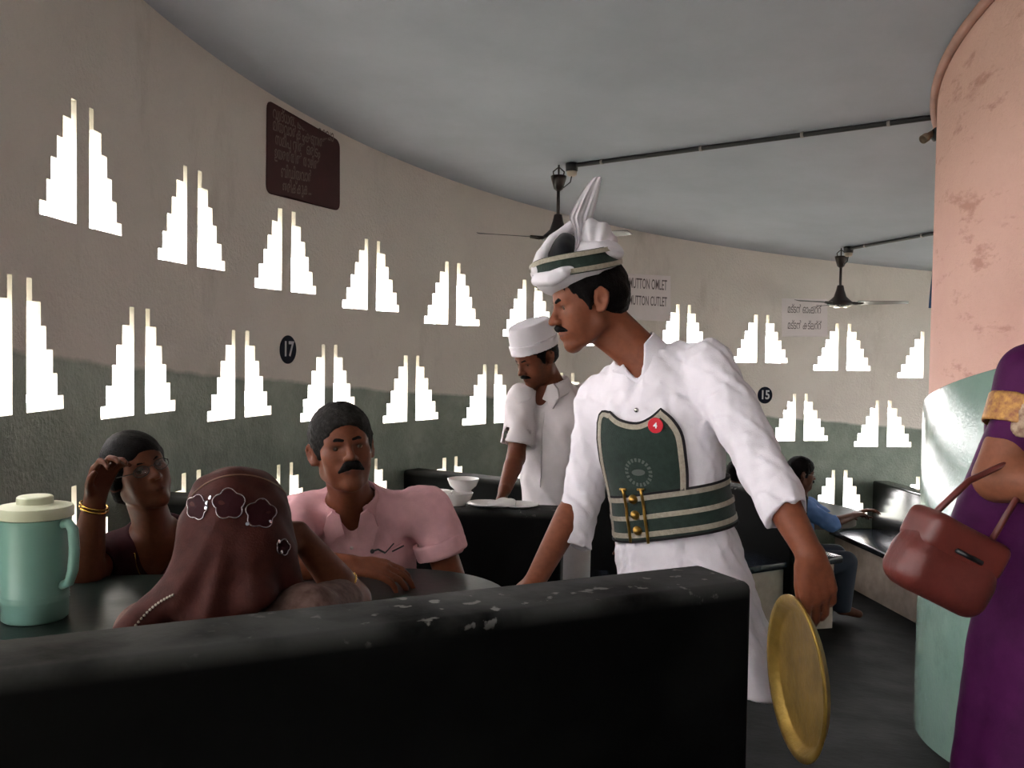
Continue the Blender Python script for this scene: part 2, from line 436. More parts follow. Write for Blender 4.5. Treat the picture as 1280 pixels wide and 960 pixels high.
# ------------------------------------------------------------------ implicit surfaces -> smooth meshes (for bodies and cloth)
f32 = np.float32
def A3(v): return np.array(v, dtype=f32)
def s_cap(a, b, ra, rb=None):
    a, b = A3(a), A3(b); rb = ra if rb is None else rb; ab = b - a; L = max(float(ab @ ab), 1e-9)
    def fn(P):
        q = P - a; t = np.clip((q @ ab) / L, 0, 1); q = q - t[:, None] * ab
        return np.sqrt((q * q).sum(1)) - (ra + (rb - ra) * t)
    return fn
def s_chain(pts, rs):
    rs = rs if isinstance(rs, (list, tuple)) else [rs] * len(pts)
    fs = [s_cap(pts[i], pts[i + 1], rs[i], rs[i + 1]) for i in range(len(pts) - 1)]
    def fn(P):
        d = fs[0](P)
        for g in fs[1:]: d = np.minimum(d, g(P))
        return d
    return fn
def s_ell(c, r, M=None):
    c = A3(c); r = A3(r if isinstance(r, (list, tuple)) else (r, r, r)); Mm = None if M is None else np.array(M, dtype=f32)
    def fn(P):
        q = P - c
        if Mm is not None: q = q @ Mm
        q = q / r; k0 = np.sqrt((q * q).sum(1)); q = q / r; k1 = np.sqrt((q * q).sum(1)) + 1e-6
        return k0 * (k0 - 1) / k1
    return fn
def s_plane(p, n):
    p = A3(p); n = A3(n); n = n / np.linalg.norm(n)
    return lambda P: (P - p) @ n
def s_box(c, half, M=None, r=.005):
    c = A3(c); hf = A3(half) - r; Mm = None if M is None else np.array(M, dtype=f32)
    def fn(P):
        q = P - c
        if Mm is not None: q = q @ Mm
        q = np.abs(q) - hf
        return np.sqrt((np.maximum(q, 0) ** 2).sum(1)) + np.minimum(q.max(1), 0) - r
    return fn
def s_loft(o, M, st, n=2.0):
    """st: (z, cx, cy, rx, ry) stations along local z; M columns are the local axes"""
    o = A3(o); Mm = np.array(M, dtype=f32); st = np.array(st, dtype=f32)
    zz = np.linspace(st[0, 0], st[-1, 0], 60); tab = []
    for j in range(1, 5):                       # smooth (Catmull) interpolation of the stations
        y = np.interp(zz, st[:, 0], st[:, j]); y2 = np.convolve(np.pad(y, 4, mode='edge'), np.ones(9) / 9, 'valid'); tab.append(y2)
    def fn(P):
        q = (P - o) @ Mm; z = q[:, 2]
        cx, cy, rx, ry = [np.interp(z, zz, t).astype(f32) for t in tab]
        x = (q[:, 0] - cx) / rx; y = (q[:, 1] - cy) / ry
        k = (np.abs(x) ** n + np.abs(y) ** n) ** (1 / n) + 1e-6; g = np.sqrt((x / rx) ** 2 + (y / ry) ** 2) + 1e-6
        k2 = np.sqrt(x * x + y * y) + 1e-6
        d = k2 * (k - 1) / g
        dz = np.maximum(st[0, 0] - z, z - st[-1, 0])
        return np.where((d > 0) & (dz > 0), np.sqrt(np.maximum(d, 0) ** 2 + np.maximum(dz, 0) ** 2), np.maximum(d, dz))
    return fn
def ripples(seed, freq, along=None, squash=.25, n=5):
    """smooth wandering folds; 'along' is the direction the folds run in"""
    r = np.random.default_rng(seed); W_ = []
    for i in range(n):
        w = r.normal(size=3); w /= np.linalg.norm(w)
        if along is not None:
            a = np.array(along, float); a /= np.linalg.norm(a); w = w - a * (w @ a) * (1 - squash)
        W_.append((w * freq * r.uniform(.6, 1.4), r.uniform(0, 6.28), r.normal(size=3) * freq * .35, r.uniform(0, 6.28)))
    W_ = [(a.astype(f32), p, b.astype(f32), q) for a, p, b, q in W_]
    def fn(P):
        d = np.zeros(len(P), f32)
        for a, p, b, q in W_: d += np.sin(P @ a + p + 1.3 * np.sin(P @ b + q))
        return d / n
    return fn
class SDF:
    def __init__(s): s.ops = []
    def u(s, fn, k=.012): s.ops.append(('u', fn, k)); return s
    def cut(s, fn, k=.003): s.ops.append(('s', fn, k)); return s
    def keep(s, fn, k=.003): s.ops.append(('i', fn, k)); return s
    def disp(s, fn, amp): s.ops.append(('d', fn, amp)); return s
    @staticmethod
    def comb(kind, d, e, k):
        if kind == 'd': return d + k * e
        if kind == 'u':
            h = np.clip(.5 + .5 * (e - d) / k, 0, 1); return e + (d - e) * h - k * h * (1 - h)
        if kind == 's': e = -e
        h = np.clip(.5 - .5 * (e - d) / k, 0, 1); return e + (d - e) * h + k * h * (1 - h)
    def __call__(s, P):
        P = np.asarray(P, f32); d = np.full(len(P), 10., f32)
        for kind, fn, k in s.ops: d = s.comb(kind, d, fn(P), k)
        return d
    def amp(s): return sum(abs(k) for kind, fn, k in s.ops if kind == 'd')
    def mesh(s, lo, hi, h):
        lo = A3(lo); nb = np.ceil((A3(hi) - lo) / (8 * h)).astype(int); bs = 8 * h; rb = 6.93 * h
        I = np.stack(np.meshgrid(*[np.arange(x) for x in nb], indexing='ij'), -1).reshape(-1, 3)
        Cn = (lo + (I + .5) * bs).astype(f32); dc = s(Cn); I = I[np.abs(dc) < rb * 1.45 + s.amp() * 2]; Cn = (lo + (I + .5) * bs).astype(f32)
        B = len(I); gl = np.stack(np.meshgrid(*[np.arange(9)] * 3, indexing='ij'), -1).reshape(-1, 3)
        P = (lo + (I[:, None, :] * 8 + gl[None]) * h).astype(f32)
        D = np.full((B, 729), 10., f32); d = np.full(B, 10., f32); mg = 2.3 * rb
        for kind, fn, k in s.ops:
            e = fn(Cn)
            m = (e - d < mg + k) if kind == 'u' else (-e - d > -mg - k) if kind == 's' else (e - d > -mg - k) if kind == 'i' else np.ones(B, bool)
            if m.any():
                E_ = fn(P[m].reshape(-1, 3)).reshape(-1, 729); D[m] = s.comb(kind, D[m], E_, k)
            d = s.comb(kind, d, e, k)
        D = D.reshape(B, 9, 9, 9); S = D < 0
        cn = [(0, 0, 0), (1, 0, 0), (0, 1, 0), (1, 1, 0), (0, 0, 1), (1, 0, 1), (0, 1, 1), (1, 1, 1)]
        cnt = sum(S[:, a:a + 8, b:b + 8, c:c + 8].astype(np.int8) for a, b, c in cn)
        b_, i_, j_, k_ = np.nonzero((cnt > 0) & (cnt < 8))
        val = np.stack([D[b_, i_ + a, j_ + b, k_ + c] for a, b, c in cn], 1)
        acc = np.zeros((len(b_), 3)); num = np.zeros(len(b_))
        for p in range(8):
            for ax in range(3):
                q = p + (1 << ax)
                if p & (1 << ax): continue
                va, vb = val[:, p], val[:, q]; m = (va < 0) != (vb < 0)
                t = np.where(m, va / np.where(m, va - vb, 1), 0); pos = np.tile(np.array(cn[p], float), (len(b_), 1)); pos[:, ax] += t
                acc += pos * m[:, None]; num += m
        G = I[b_] * 8 + np.stack([i_, j_, k_], 1); V = lo + (G + acc / num[:, None]) * h
        N3 = nb * 8 + 2; key = (G[:, 0] * N3[1] + G[:, 1]) * N3[2] + G[:, 2]
        order = np.argsort(key); ks = key[order]; V = V[order]
        def look(g):
            kk = (g[:, 0] * N3[1] + g[:, 1]) * N3[2] + g[:, 2]; p = np.clip(np.searchsorted(ks, kk), 0, len(ks) - 1)
            return np.where(ks[p] == kk, p, -1)
        Q = []
        for ax in range(3):
            o1, o2 = [(1, 2), (2, 0), (0, 1)][ax]; sl = [slice(0, 8)] * 3; s2 = list(sl); s2[ax] = slice(1, 9)
            a = S[:, sl[0], sl[1], sl[2]]; b = S[:, s2[0], s2[1], s2[2]]
            bb, ii, jj, kk = np.nonzero(a != b); g = I[bb] * 8 + np.stack([ii, jj, kk], 1)
            e1 = np.zeros(3, int); e1[o1] = 1; e2 = np.zeros(3, int); e2[o2] = 1
            q = np.stack([look(g - e1 - e2), look(g - e2), look(g), look(g - e1)], 1)
            ins = a[bb, ii, jj, kk]; q[~ins] = q[~ins][:, ::-1]; Q.append(q[(q >= 0).all(1)])
        return V, np.concatenate(Q)
    def trace(s, o, d, off=0.0, tmax=1.0, start=0.0):
        """points where rays from o along d meet the surface raised by off"""
        o = np.asarray(o, f32).reshape(-1, 3); d = np.asarray(d, f32).reshape(-1, 3); d = d / np.linalg.norm(d, axis=1)[:, None]
        o = np.broadcast_to(o, d.shape) if len(o) == 1 else o
        t = np.full(len(d), start, f32)
        for _ in range(60): t = np.minimum(t + .8 * (s(o + d * t[:, None]) - off), tmax)
        return o + d * t[:, None]
    def grad(s, P, e=.004):
        P = np.asarray(P, f32); g = np.stack([s(P + v) - s(P - v) for v in np.eye(3, dtype=f32) * e], 1)
        return g / (np.linalg.norm(g, axis=1)[:, None] + 1e-9)
def np_mesh(name, V, Q):
    me = bpy.data.meshes.new(name); V = np.ascontiguousarray(V, f32); Q = np.ascontiguousarray(Q, np.int32); k = Q.shape[1]
    me.vertices.add(len(V)); me.vertices.foreach_set('co', V.ravel())
    me.loops.add(Q.size); me.loops.foreach_set('vertex_index', Q.ravel())
    me.polygons.add(len(Q)); me.polygons.foreach_set('loop_start', np.arange(0, Q.size, k, dtype=np.int32))
    me.update(calc_edges=True); return me
def sdf_obj(name, sdf, lo, hi, h, material, parent, color=None, relax=1):
    V, Q = sdf.mesh(lo, hi, h)
    if relax:                                  # light smoothing of the net
        for _ in range(relax):
            src = np.concatenate([Q[:, i] for i in range(4) for j in (1, 3)]); dst = np.concatenate([Q[:, (i + j) % 4] for i in range(4) for j in (1, 3)])
            cnt = np.bincount(src, minlength=len(V)); acc = np.stack([np.bincount(src, V[dst, c], len(V)) for c in range(3)], 1)
            ok = cnt > 0; V[ok] = V[ok] * .6 + acc[ok] / cnt[ok][:, None] * .4
    me = np_mesh(name, V, Q)
    if color is not None:
        c = color(V.astype(f32)); a = me.color_attributes.new('Col', 'FLOAT_COLOR', 'POINT')
        a.data.foreach_set('color', np.concatenate([c, np.ones((len(c), 1))], 1).astype(f32).ravel())
    return link_mesh(name, me, material, parent, smooth=True)
def bounds(pts, pad):
    p = np.array([tuple(x) for x in pts]); return p.min(0) - pad, p.max(0) + pad
def frame(fwd, up):
    """columns: right, forward, up"""
    f = Vector(fwd).normalized(); z = Vector(up); z = (z - f * z.dot(f)).normalized(); x = f.cross(z)
    return np.array([x, f, z]).T
def frame_up(up, fwd):
    z = Vector(up).normalized(); f = Vector(fwd); f = (f - z * f.dot(z)).normalized(); x = f.cross(z)
    return np.array([x, f, z]).T
class Loc:
    """a local frame with a scale: L(x, y, z) -> world"""
    def __init__(s, o, M, sc=1.0): s.o = np.array(tuple(o), float); s.M = np.array(M, float); s.s = sc
    def __call__(s, *p): p = p[0] if len(p) == 1 else p; return s.o + s.M @ (np.array(p, float) * s.s)
    def inv(s, P): return ((np.asarray(P) - s.o) @ s.M) / s.s
# ------------------------------------------------------------------ people: shared anatomy
def add_head(S, L, male=True, slim=1.0, nose=1.0, chin=1.0):
    """L: head frame, x right, y forward, z up, origin between the ears at eye level"""
    s = L.s; M = L.M
    def e(c, r, k=.02): S.u(s_ell(L(c), [x * s for x in r], M), k * s)
    def ch(p, r, k=.01): S.u(s_chain([L(q) for q in p], [x * s for x in (r if isinstance(r, (list, tuple)) else [r] * len(p))]), k * s)
    e((0, -.012, .030), (.074 * slim, .092, .087))
    e((0, .030, .040), (.062 * slim, .058, .058), .03)
    e((0, .033, -.030), (.058 * slim, .056, .068), .03)
    for q in (-1, 1):
        ch([(q * .050 * slim, -.004, -.062), (q * .034, .040, -.092), (q * .012, .070, -.100)], [.018, .016, .016], .03)
        e((q * .042 * slim, .054, -.020), (.022, .022, .020), .02)
        e((q * .034, .050, -.050), (.026, .026, .030), .02)
    e((0, .076 * chin, -.098), (.018, .018, .017), .02)
    ch([(-.042, .066, .019), (0, .080, .018), (.042, .066, .019)], .012, .014)
    ch([(0, .086, .010), (0, .100 * nose, -.012), (0, .112 * nose, -.028)], [.0085, .0095, .0115], .010)
    for q in (-1, 1): e((q * .0125, .099 * nose, -.032), (.009, .010, .0085), .007)
    e((0, .074, -.064), (.030, .022, .022), .02)
    ch([(-.024, .084, -.067), (0, .0985, -.0625), (.024, .084, -.067)], [.004, .006, .004], .006)
    ch([(-.020, .086, -.0725), (0, .0965, -.0745), (.020, .086, -.0725)], [.004, .0068, .004], .006)
    for q in (-1, 1):
        S.cut(s_ell(L(q * .033, .100, .002), [x * s for x in (.021, .020, .0125)], M), .010 * s)
        e((q * .032, .0685, .0035), (.0175, .0150, .0125), .004)
        S.cut(s_ell(L(q * .032, .0865, -.0008), [x * s for x in (.0142, .0120, .0045)], M), .002 * s)
        X = q * .074 * slim
        e((X, -.012, -.008), (.008, .017, .030), .006)
        ch([(X, .000, -.030), (X + q * .010, -.012, -.032), (X + q * .016, -.026, -.012), (X + q * .018, -.030, .010), (X + q * .014, -.018, .026), (X + q * .006, -.002, .020), (X, .004, .006)], [.0065, .006, .005, .005, .0045, .004, .003], .004)
        e((X + q * .009, -.016, -.002), (.004, .015, .024), .004)
        S.cut(s_ell(L(X + q * .014, -.010, -.004), [x * s for x in (.008, .008, .013)], M), .003 * s)
def eyes(L, parent, look=(0, 0), iris=(.035, .018, .010), h=None):
    s = L.s
    for q in (-1, 1):
        c = L(q * .032, .0685, .000)
        d = Vector(L.M @ np.array((look[0], 1, look[1]))).normalized()
        mb = MB(); mb.ball((0, 0, 0), .0128 * s, 16); vs = [Vector(v) for v in mb.v]
        mi = []
        rot = d.to_track_quat('Z', 'Y').to_matrix()
        vs = [rot @ v for v in vs]
        for f in mb.f:
            cc = sum((vs[i] for i in f), Vector()) / len(f); mi.append(1 if cc.normalized().dot(d) > .80 else 0)
        o = mesh_obj('eye', [v + Vector(c) for v in vs], mb.f, [mat('eye_white', (.40, .34, .30), .25), mat('eye_iris', iris, .15)], parent, smooth=True)
        o.data.polygons.foreach_set('material_index', mi)
def brows(L, parent, h, thick=1.0, col=None):
    s = L.s
    for q in (-1, 1):
        S = SDF(); p = [L(q * .013, .0905, .0195), L(q * .030, .0858, .0235), L(q * .048, .0705, .0170)]
        S.u(s_chain(p, [.0042 * s * thick, .0046 * s * thick, .0034 * s * thick]), .004); S.disp(ripples(3, 900), .0005)
        sdf_obj('eyebrow', S, *bounds(p, .015), min(h, .0032), col, parent)
def moustache(L, parent, h, material, w=1.0, t=1.0, droop=0.0):
    S = SDF(); s = L.s; pts = []
    for q in (-1, 1):
        p = [(0, .1035, -.0475), (q * .014, .0990, -.0510), (q * .030 * w, .0830, -.0600 - droop)]
        S.u(s_chain([L(x) for x in p], [.0070 * s * t, .0082 * s * t, .0040 * s]), .006); pts += [L(x) for x in p]
    S.disp(ripples(5, 700), .0012)
    lo, hi = bounds(pts, .02); return sdf_obj('moustache', S, lo, hi, h, material, parent)
def short_hair(L, parent, h, material, front=.060, grow=1.0, nape=-.050, seed=2, cap=None, fuzz=.003):
    S = SDF(); s = L.s; M = L.M
    S.u(s_ell(L(0, -.018, .036), [x * s * grow for x in (.0825, .0980, .0930)], M), .01)
    S.u(s_ell(L(0, .006, .052), [x * s * grow for x in (.073, .084, .068)], M), .02)
    S.u(s_ell(L(0, -.055, -.010), [x * s for x in (.066, .048, .055)], M), .03)
    for q in (-1, 1): S.u(s_cap(L(q * .073, .016, .030), L(q * .071, .018, -.020), .012 * s, .006 * s), .01)
    S.cut(s_ell(L(0, .128, -.036), [x * s for x in (.098, .094, .106)], M), .006)
    S.cut(s_ell(L(0, .14, .01), [.07 * s, .07 * s, .06 * s], M), .004)
    for q in (-1, 1): S.cut(s_ell(L(q * .085, -.012, -.022), [x * s for x in (.022, .026, .038)], M), .004)
    S.cut(s_plane(L(0, -.05, nape), M @ np.array((0, .18, 1.))), .006)
    if cap is not None: cap(S)
    S.disp(ripples(seed, 260, None, 1, 6), fuzz); S.disp(ripples(seed + 1, 620, None, 1, 4), fuzz * .35)
    lo, hi = bounds([L(x, y, z) for x in (-.1, .1) for y in (-.14, .11) for z in (-.1, .15)], .01)
    return sdf_obj('hair', S, lo, hi, h, material, parent)
def add_arm(S, sh, el, wr, r=(.052, .042, .040, .026), k=.03):
    sh, el, wr = [np.array(tuple(p), float) for p in (sh, el, wr)]
    S.u(s_cap(sh, el, r[0], r[1]), k)
    m = el + (wr - el) * .3
    S.u(s_chain([el, m, wr], [r[1] * .93, r[2] * 1.02, r[3]]), .018)
def add_hand(S, wr, fwd, back, thumb_side, curl=(.5, .5, .5, .5), bend=(.6, .6), spread=.10, thumb=(.5, .6, .3), sc=1.0, mcp=None):
    """wr wrist, fwd wrist->knuckles, back = out of the back of the hand, thumb_side = +1 if fwd x back points away from the thumb"""
    f = Vector(fwd).normalized(); b = Vector(back); b = (b - f * b.dot(f)).normalized(); t = f.cross(b) * thumb_side; w = Vector(tuple(wr))
    kn = [w + f * .092 * sc + t * .030 * sc, w + f * .095 * sc + t * .009 * sc, w + f * .090 * sc - t * .012 * sc, w + f * .080 * sc - t * .031 * sc]
    for i, q in enumerate(kn):
        r = (.0125, .0125, .012, .0115)[i] * sc
        S.u(s_chain([w + t * (.012 - .008 * i) * sc, w + (q - w) * .55 + t * (.010 - .006 * i) * sc + b * .004, q], [.019 * sc, .0145 * sc, r]), .010)
    tips = []
    for i, q in enumerate(kn):
        Ls = [(.045, .027, .022), (.050, .031, .023), (.046, .028, .022), (.035, .021, .020)][i]; c0 = curl[i]
        sp = (spread * (1.5 - i)) if i < 4 else 0
        base = (f * math.cos(sp) + t * math.sin(sp)).normalized(); ang = c0 if mcp is None else mcp; pts = [q]; p = q
        for j, ln in enumerate(Ls):
            if j: ang += c0 * (1.3 if j == 1 else .9)
            d = base * math.cos(ang) - b * math.sin(ang); p = p + d * ln * sc; pts.append(p)
        S.u(s_chain(pts, [.0102 * sc, .0094 * sc, .0085 * sc, .0068 * sc]), .0035); tips.append(pts[-1])
    a, bb, c = thumb; p0 = w + f * .020 * sc + t * .020 * sc - b * .006 * sc
    d1 = (f * math.cos(a) + t * math.sin(a) - b * bb).normalized(); p1 = p0 + d1 * .044 * sc
    d2 = (f * math.cos(a * c) + t * math.sin(a * c) - b * bb).normalized(); p2 = p1 + d2 * .034 * sc
    d3 = (f * math.cos(a * c * .3) + t * math.sin(a * c * .3) - b * bb * 1.2).normalized(); p3 = p2 + d3 * .026 * sc
    S.u(s_chain([p0, p1, p2, p3], [.017 * sc, .0128 * sc, .0108 * sc, .0085 * sc]), .008)
    return tips
def add_leg(S, hip, kn, an, toe, r=(.085, .055, .038), k=.03):
    S.u(s_cap(hip, kn, r[0], r[1]), k); m = np.array(tuple(kn)) * .7 + np.array(tuple(an)) * .3
    S.u(s_chain([kn, m, an], [r[1] * .95, r[1] * .98, r[2]]), .02); S.u(s_cap(an, toe, .042, .03), .03)
def skin_color(L, base, lip=None, stubble=0.0, extra=None):
    base = np.array(base)
    def fn(V):
        q = L.inv(V).astype(f32); c = np.tile(base, (len(V), 1)); x, y, z = q[:, 0], q[:, 1], q[:, 2]
        def blend(m, col, a): c[:] = c * (1 - (m * a)[:, None]) + np.array(col) * (m * a)[:, None]
        g = lambda cx, cy, cz, rx, ry, rz: np.exp(-(((np.abs(x) - cx) / rx) ** 2 + ((y - cy) / ry) ** 2 + ((z - cz) / rz) ** 2))
        if stubble:
            m = g(.03, .06, -.085, .04, .06, .03) ; blend(np.clip(m * 1.5, 0, 1), base * .45, stubble)
            m = g(.062, .0, -.06, .02, .03, .03); blend(np.clip(m, 0, 1), base * .5, stubble * .6)
        lipc = base * np.array((.75, .55, .55)) if lip is None else np.array(lip)
        m = np.clip(g(0, .095, -.068, .021, .02, .009) * 1.4, 0, 1); blend(m, lipc, .75)
        m = np.clip(g(0, .098, -.0686, .022, .02, .0018) * 1.2, 0, 1); blend(m, base * .18, .8)
        m = np.clip(g(.032, .085, -.002, .017, .02, .011) * 1.2, 0, 1); blend(m, base * .45, .55)
        m = np.clip(g(.032, .085, .0045, .016, .02, .003) * 1.2, 0, 1); blend(m, base * .08, .8)
        m = np.clip(g(.0085, .107, -.040, .006, .01, .004) * 1.3, 0, 1); blend(m, base * .15, .8)
        if extra is not None: extra(c, V, q, blend)
        return c
    return fn
M_SKIN = mat('skin', (.3, .16, .1), .5, .2, attr='Col', var=.18, scale=60, bump=.05, bscale=220, sss=.06)
M_HAIR = mat('black_hair', (.005, .004, .004), .6, .06, var=.4, scale=90, bump=.5, bscale=260)
M_HAIRG = mat('greying_hair', (.012, .011, .010), .65, .06, scale=110, detail=3, bump=.5, bscale=260, col2=(.032, .029, .028), thresh=(.45, .75))
M_WHITE = mat('white_cotton', (.72, .68, .72), .9, .08, var=.06, scale=14, bump=.12, bscale=300, sheen=.1)
M_WHITE2 = mat('offwhite_cotton', (.64, .59, .60), .9, .08, var=.07, scale=14, bump=.12, bscale=300, sheen=.1)
M_BRASS = mat('brass', (.48, .29, .07), .32, .5, metal=1.0, var=.3, scale=30)
M_GREEN = mat('bottle_green_cloth', (.012, .028, .020), .75, .3, var=.4, scale=60, bump=.3, bscale=350, sheen=.15)
M_DARKEDGE = mat('dark_piping', (.012, .010, .012), .8, .2)
M_SILVER = mat('silver_braid', (.42, .37, .29), .55, .5, metal=.25, var=.25, scale=120, bump=.6, bscale=420)

def camera_rays(px):
    d = [CAM_F + CAM_R * ((x - 640) / FPX) - CAM_U * ((y - 480) / FPX) for x, y in px]
    return np.array([tuple(v) for v in d], f32)
def cloth_patch(name, S, outline, origin, toward, material, parent, off=.003, thick=.004, step=.012, closed=True):
    """a panel of cloth laid on the surface S: outline in metres on the plane through origin facing 'toward'; dropped onto S along -toward"""
    from mathutils.geometry import delaunay_2d_cdt
    Fm = frame_up((0, 0, 1), toward); o = np.array(tuple(origin), float)
    out = [Vector(p) for p in outline]; n = len(out); vs = list(out); xs = [p.x for p in out]; ys = [p.y for p in out]
    x = min(xs) + step * .5
    while x < max(xs):
        y = min(ys) + step * .5
        while y < max(ys): vs.append(Vector((x + random.uniform(-.1, .1) * step, y + random.uniform(-.1, .1) * step))); y += step
        x += step
    r = delaunay_2d_cdt(vs, [], [list(range(n))], 1, 1e-6); pv, pf = r[0], r[2]
    P = np.array([o + Fm[:, 0] * p.x + Fm[:, 2] * p.y + Fm[:, 1] * .35 for p in pv]); d = np.tile(-Fm[:, 1], (len(P), 1))
    a = S.trace(P, d, off, .8); b = S.trace(P, d, off + thick, .8); m = len(a)
    F = [tuple(f) for f in pf]; F2 = [tuple(i + m for i in f) for f in F]
    # orientation: outward is 'toward'
    def flip(fs, V, want):
        g = []
        for f in fs:
            nn = np.cross(V[f[1]] - V[f[0]], V[f[2]] - V[f[0]])
            g.append(f if (nn @ Fm[:, 1] > 0) == want else f[::-1])
        return g
    V = np.concatenate([a, b]); F = flip(F, V, False); F2 = flip(F2, V, True)
    ed = {}
    for f in F2:
        for i in range(len(f)):
            k = (f[i], f[(i + 1) % len(f)]); ed[k] = 1
    side = [(k[1], k[0], k[0] - m, k[1] - m) for k in ed if (k[1], k[0]) not in ed]
    return mesh_obj(name, V, F + F2 + side, material, parent, smooth=False)
def ring_band(name, S, axis, up0, up1, material, parent, off, n=96, arc=(0, 2 * math.pi), rows=4, thick=.003, reach=.4, wav=None):
    """a strap round S: axis is a Loc (z = axis); at every angle the ring between heights up0(t), up1(t) is dropped onto S"""
    full = arc[1] - arc[0] > 6.28; V0 = []; D = []; cnt = n if full else n + 1
    for i in range(cnt):
        t = arc[0] + (arc[1] - arc[0]) * i / n
        for j in range(rows + 1):
            z = up0(t) + (up1(t) - up0(t)) * j / rows; dirv = np.array((math.cos(t), math.sin(t), 0))
            V0.append(axis((dirv * reach + np.array((0, 0, z))) / axis.s)); D.append(-(axis.M @ dirv))
    a = S.trace(V0, D, off, reach * .97); b = S.trace(V0, D, off + thick, reach * .97); m = len(a); V = np.concatenate([a, b]); F = []; w = rows + 1
    for i in range(n):
        k = (i + 1) % cnt
        for j in range(rows):
            q = (i * w + j, k * w + j, k * w + j + 1, i * w + j + 1); F.append(tuple(x + m for x in q)); F.append(q[::-1])
        F.append((i * w, i * w + m, k * w + m, k * w)[::-1]); F.append((i * w + rows, k * w + rows, k * w + rows + m, i * w + rows + m)[::-1])
    if not full:
        for i in (0, n):
            for j in range(rows): F.append((i * w + j, i * w + j + 1, i * w + j + 1 + m, i * w + j + m))
    o = mesh_obj(name, V, F, material, parent); autosmooth(o, 40); return o
def text_mesh(txt, size, font_bold=0.0, extrude=0.0, align='CENTER'):
    cu = bpy.data.curves.new('txt', 'FONT'); cu.body = txt; cu.size = size; cu.align_x = align; cu.align_y = 'CENTER'; cu.offset = font_bold; cu.extrude = extrude; cu.resolution_u = 3
    o = bpy.data.objects.new('txt', cu); COL.objects.link(o); dg = bpy.context.evaluated_depsgraph_get()
    me = bpy.data.meshes.new_from_object(o.evaluated_get(dg)); bpy.data.objects.remove(o); return me

def drop_patch(K, T, name, outline, m, off, thick, par, step=.011):
    """a cloth patch laid on the front of K; outline (x, z) in the frame T, dropped along -y"""
    from mathutils.geometry import delaunay_2d_cdt
    out = [Vector((float(p[0]), float(p[1]))) for p in outline]; n = len(out); vs = list(out); xs = [p.x for p in out]; ys = [p.y for p in out]
    for x in np.arange(min(xs) + step / 2, max(xs), step):
        for y in np.arange(min(ys) + step / 2, max(ys), step): vs.append(Vector((x + random.uniform(-.1, .1) * step, y + random.uniform(-.1, .1) * step)))
    def inside(p):
        c = False
        for i in range(n):
            a, b = out[i], out[i - 1]
            if (a.y > p.y) != (b.y > p.y) and p.x < (b.x - a.x) * (p.y - a.y) / (b.y - a.y) + a.x: c = not c
        return c
    vs = vs[:n] + [p for p in vs[n:] if inside(p) and min((p - q).length for q in out) > step * .25]
    r = delaunay_2d_cdt(vs, [], [list(range(n))], 1, 1e-6); pv, pf = r[0], r[2]
    P = np.array([T(p.x, .35, p.y) for p in pv]); d = np.tile(-T.M[:, 1], (len(P), 1)); a = K.trace(P, d, off, .5); b = K.trace(P, d, off + thick, .5); mm = len(a); V = np.concatenate([a, b])
    F = []; ed = {}
    for f in pf:
        f = tuple(f); nn = np.cross(b[f[1]] - b[f[0]], b[f[2]] - b[f[0]])
        if nn @ T.M[:, 1] < 0: f = f[::-1]
        F.append(tuple(i + mm for i in f)); F.append(f[::-1])
        for i in range(len(f)): ed[(f[i], f[(i + 1) % len(f)])] = 1
    F += [(k[1], k[0], k[0] + mm, k[1] + mm)[::-1] for k in ed if (k[1], k[0]) not in ed]
    o = mesh_obj(name, V, F, m, par); autosmooth(o, 50); return o
def shirt_collar(T, Lt, H, material, parent, st, sh, rad=.066):
    """turned-down collar: a band round the neck and two pointed flaps lying on the shirt"""
    KS = SDF(); KS.u(s_loft(T.o, T.M, st, 2.2), .04)
    for a in sh: KS.u(s_cap(T(0, -.005, Lt - .065), a, .064, .060), .045)
    KS.u(s_chain([H(0, -.024, -.055), T(0, .012, Lt - .03)], [rad - .004, rad + .004]), .02)
    C = SDF(); ax = Vector(H(0, -.024, -.055)) - Vector(T(0, .012, Lt - .03)); Cf = frame_up(ax, T.M[:, 1]); o = T(0, .010, Lt - .012)
    C.u(s_loft(o, Cf, [(-.03, 0, 0, rad + .022, rad + .020), (.030, 0, 0, rad + .012, rad + .010), (.036, 0, 0, rad + .008, rad + .006)]), .004)
    C.cut(s_loft(o, Cf, [(-.09, 0, 0, rad + .012, rad + .010), (.09, 0, 0, rad + .003, rad + .001)]), .002)
    L = Loc(o, Cf); C.cut(s_chain([L(0, .11, .06), L(0, .10, -.05)], [.060, .050]), .004)
    cb = sdf_obj('collar', C, *bounds([L(.1, .1, .05), L(-.1, -.1, -.05), L(.1, -.1, .05), L(-.1, .1, -.05)], .02), .0042, material, parent)
    for q in (-1, 1):
        drop_patch(KS, T, 'collar_flap', [(q * .030, Lt + .012), (q * .050, Lt + .020), (q * .066, Lt - .002), (q * .078, Lt - .040), (q * .063, Lt - .088), (q * .042, Lt - .060), (q * .018, Lt - .047)][::q], material, .011, .007, cb, .008)
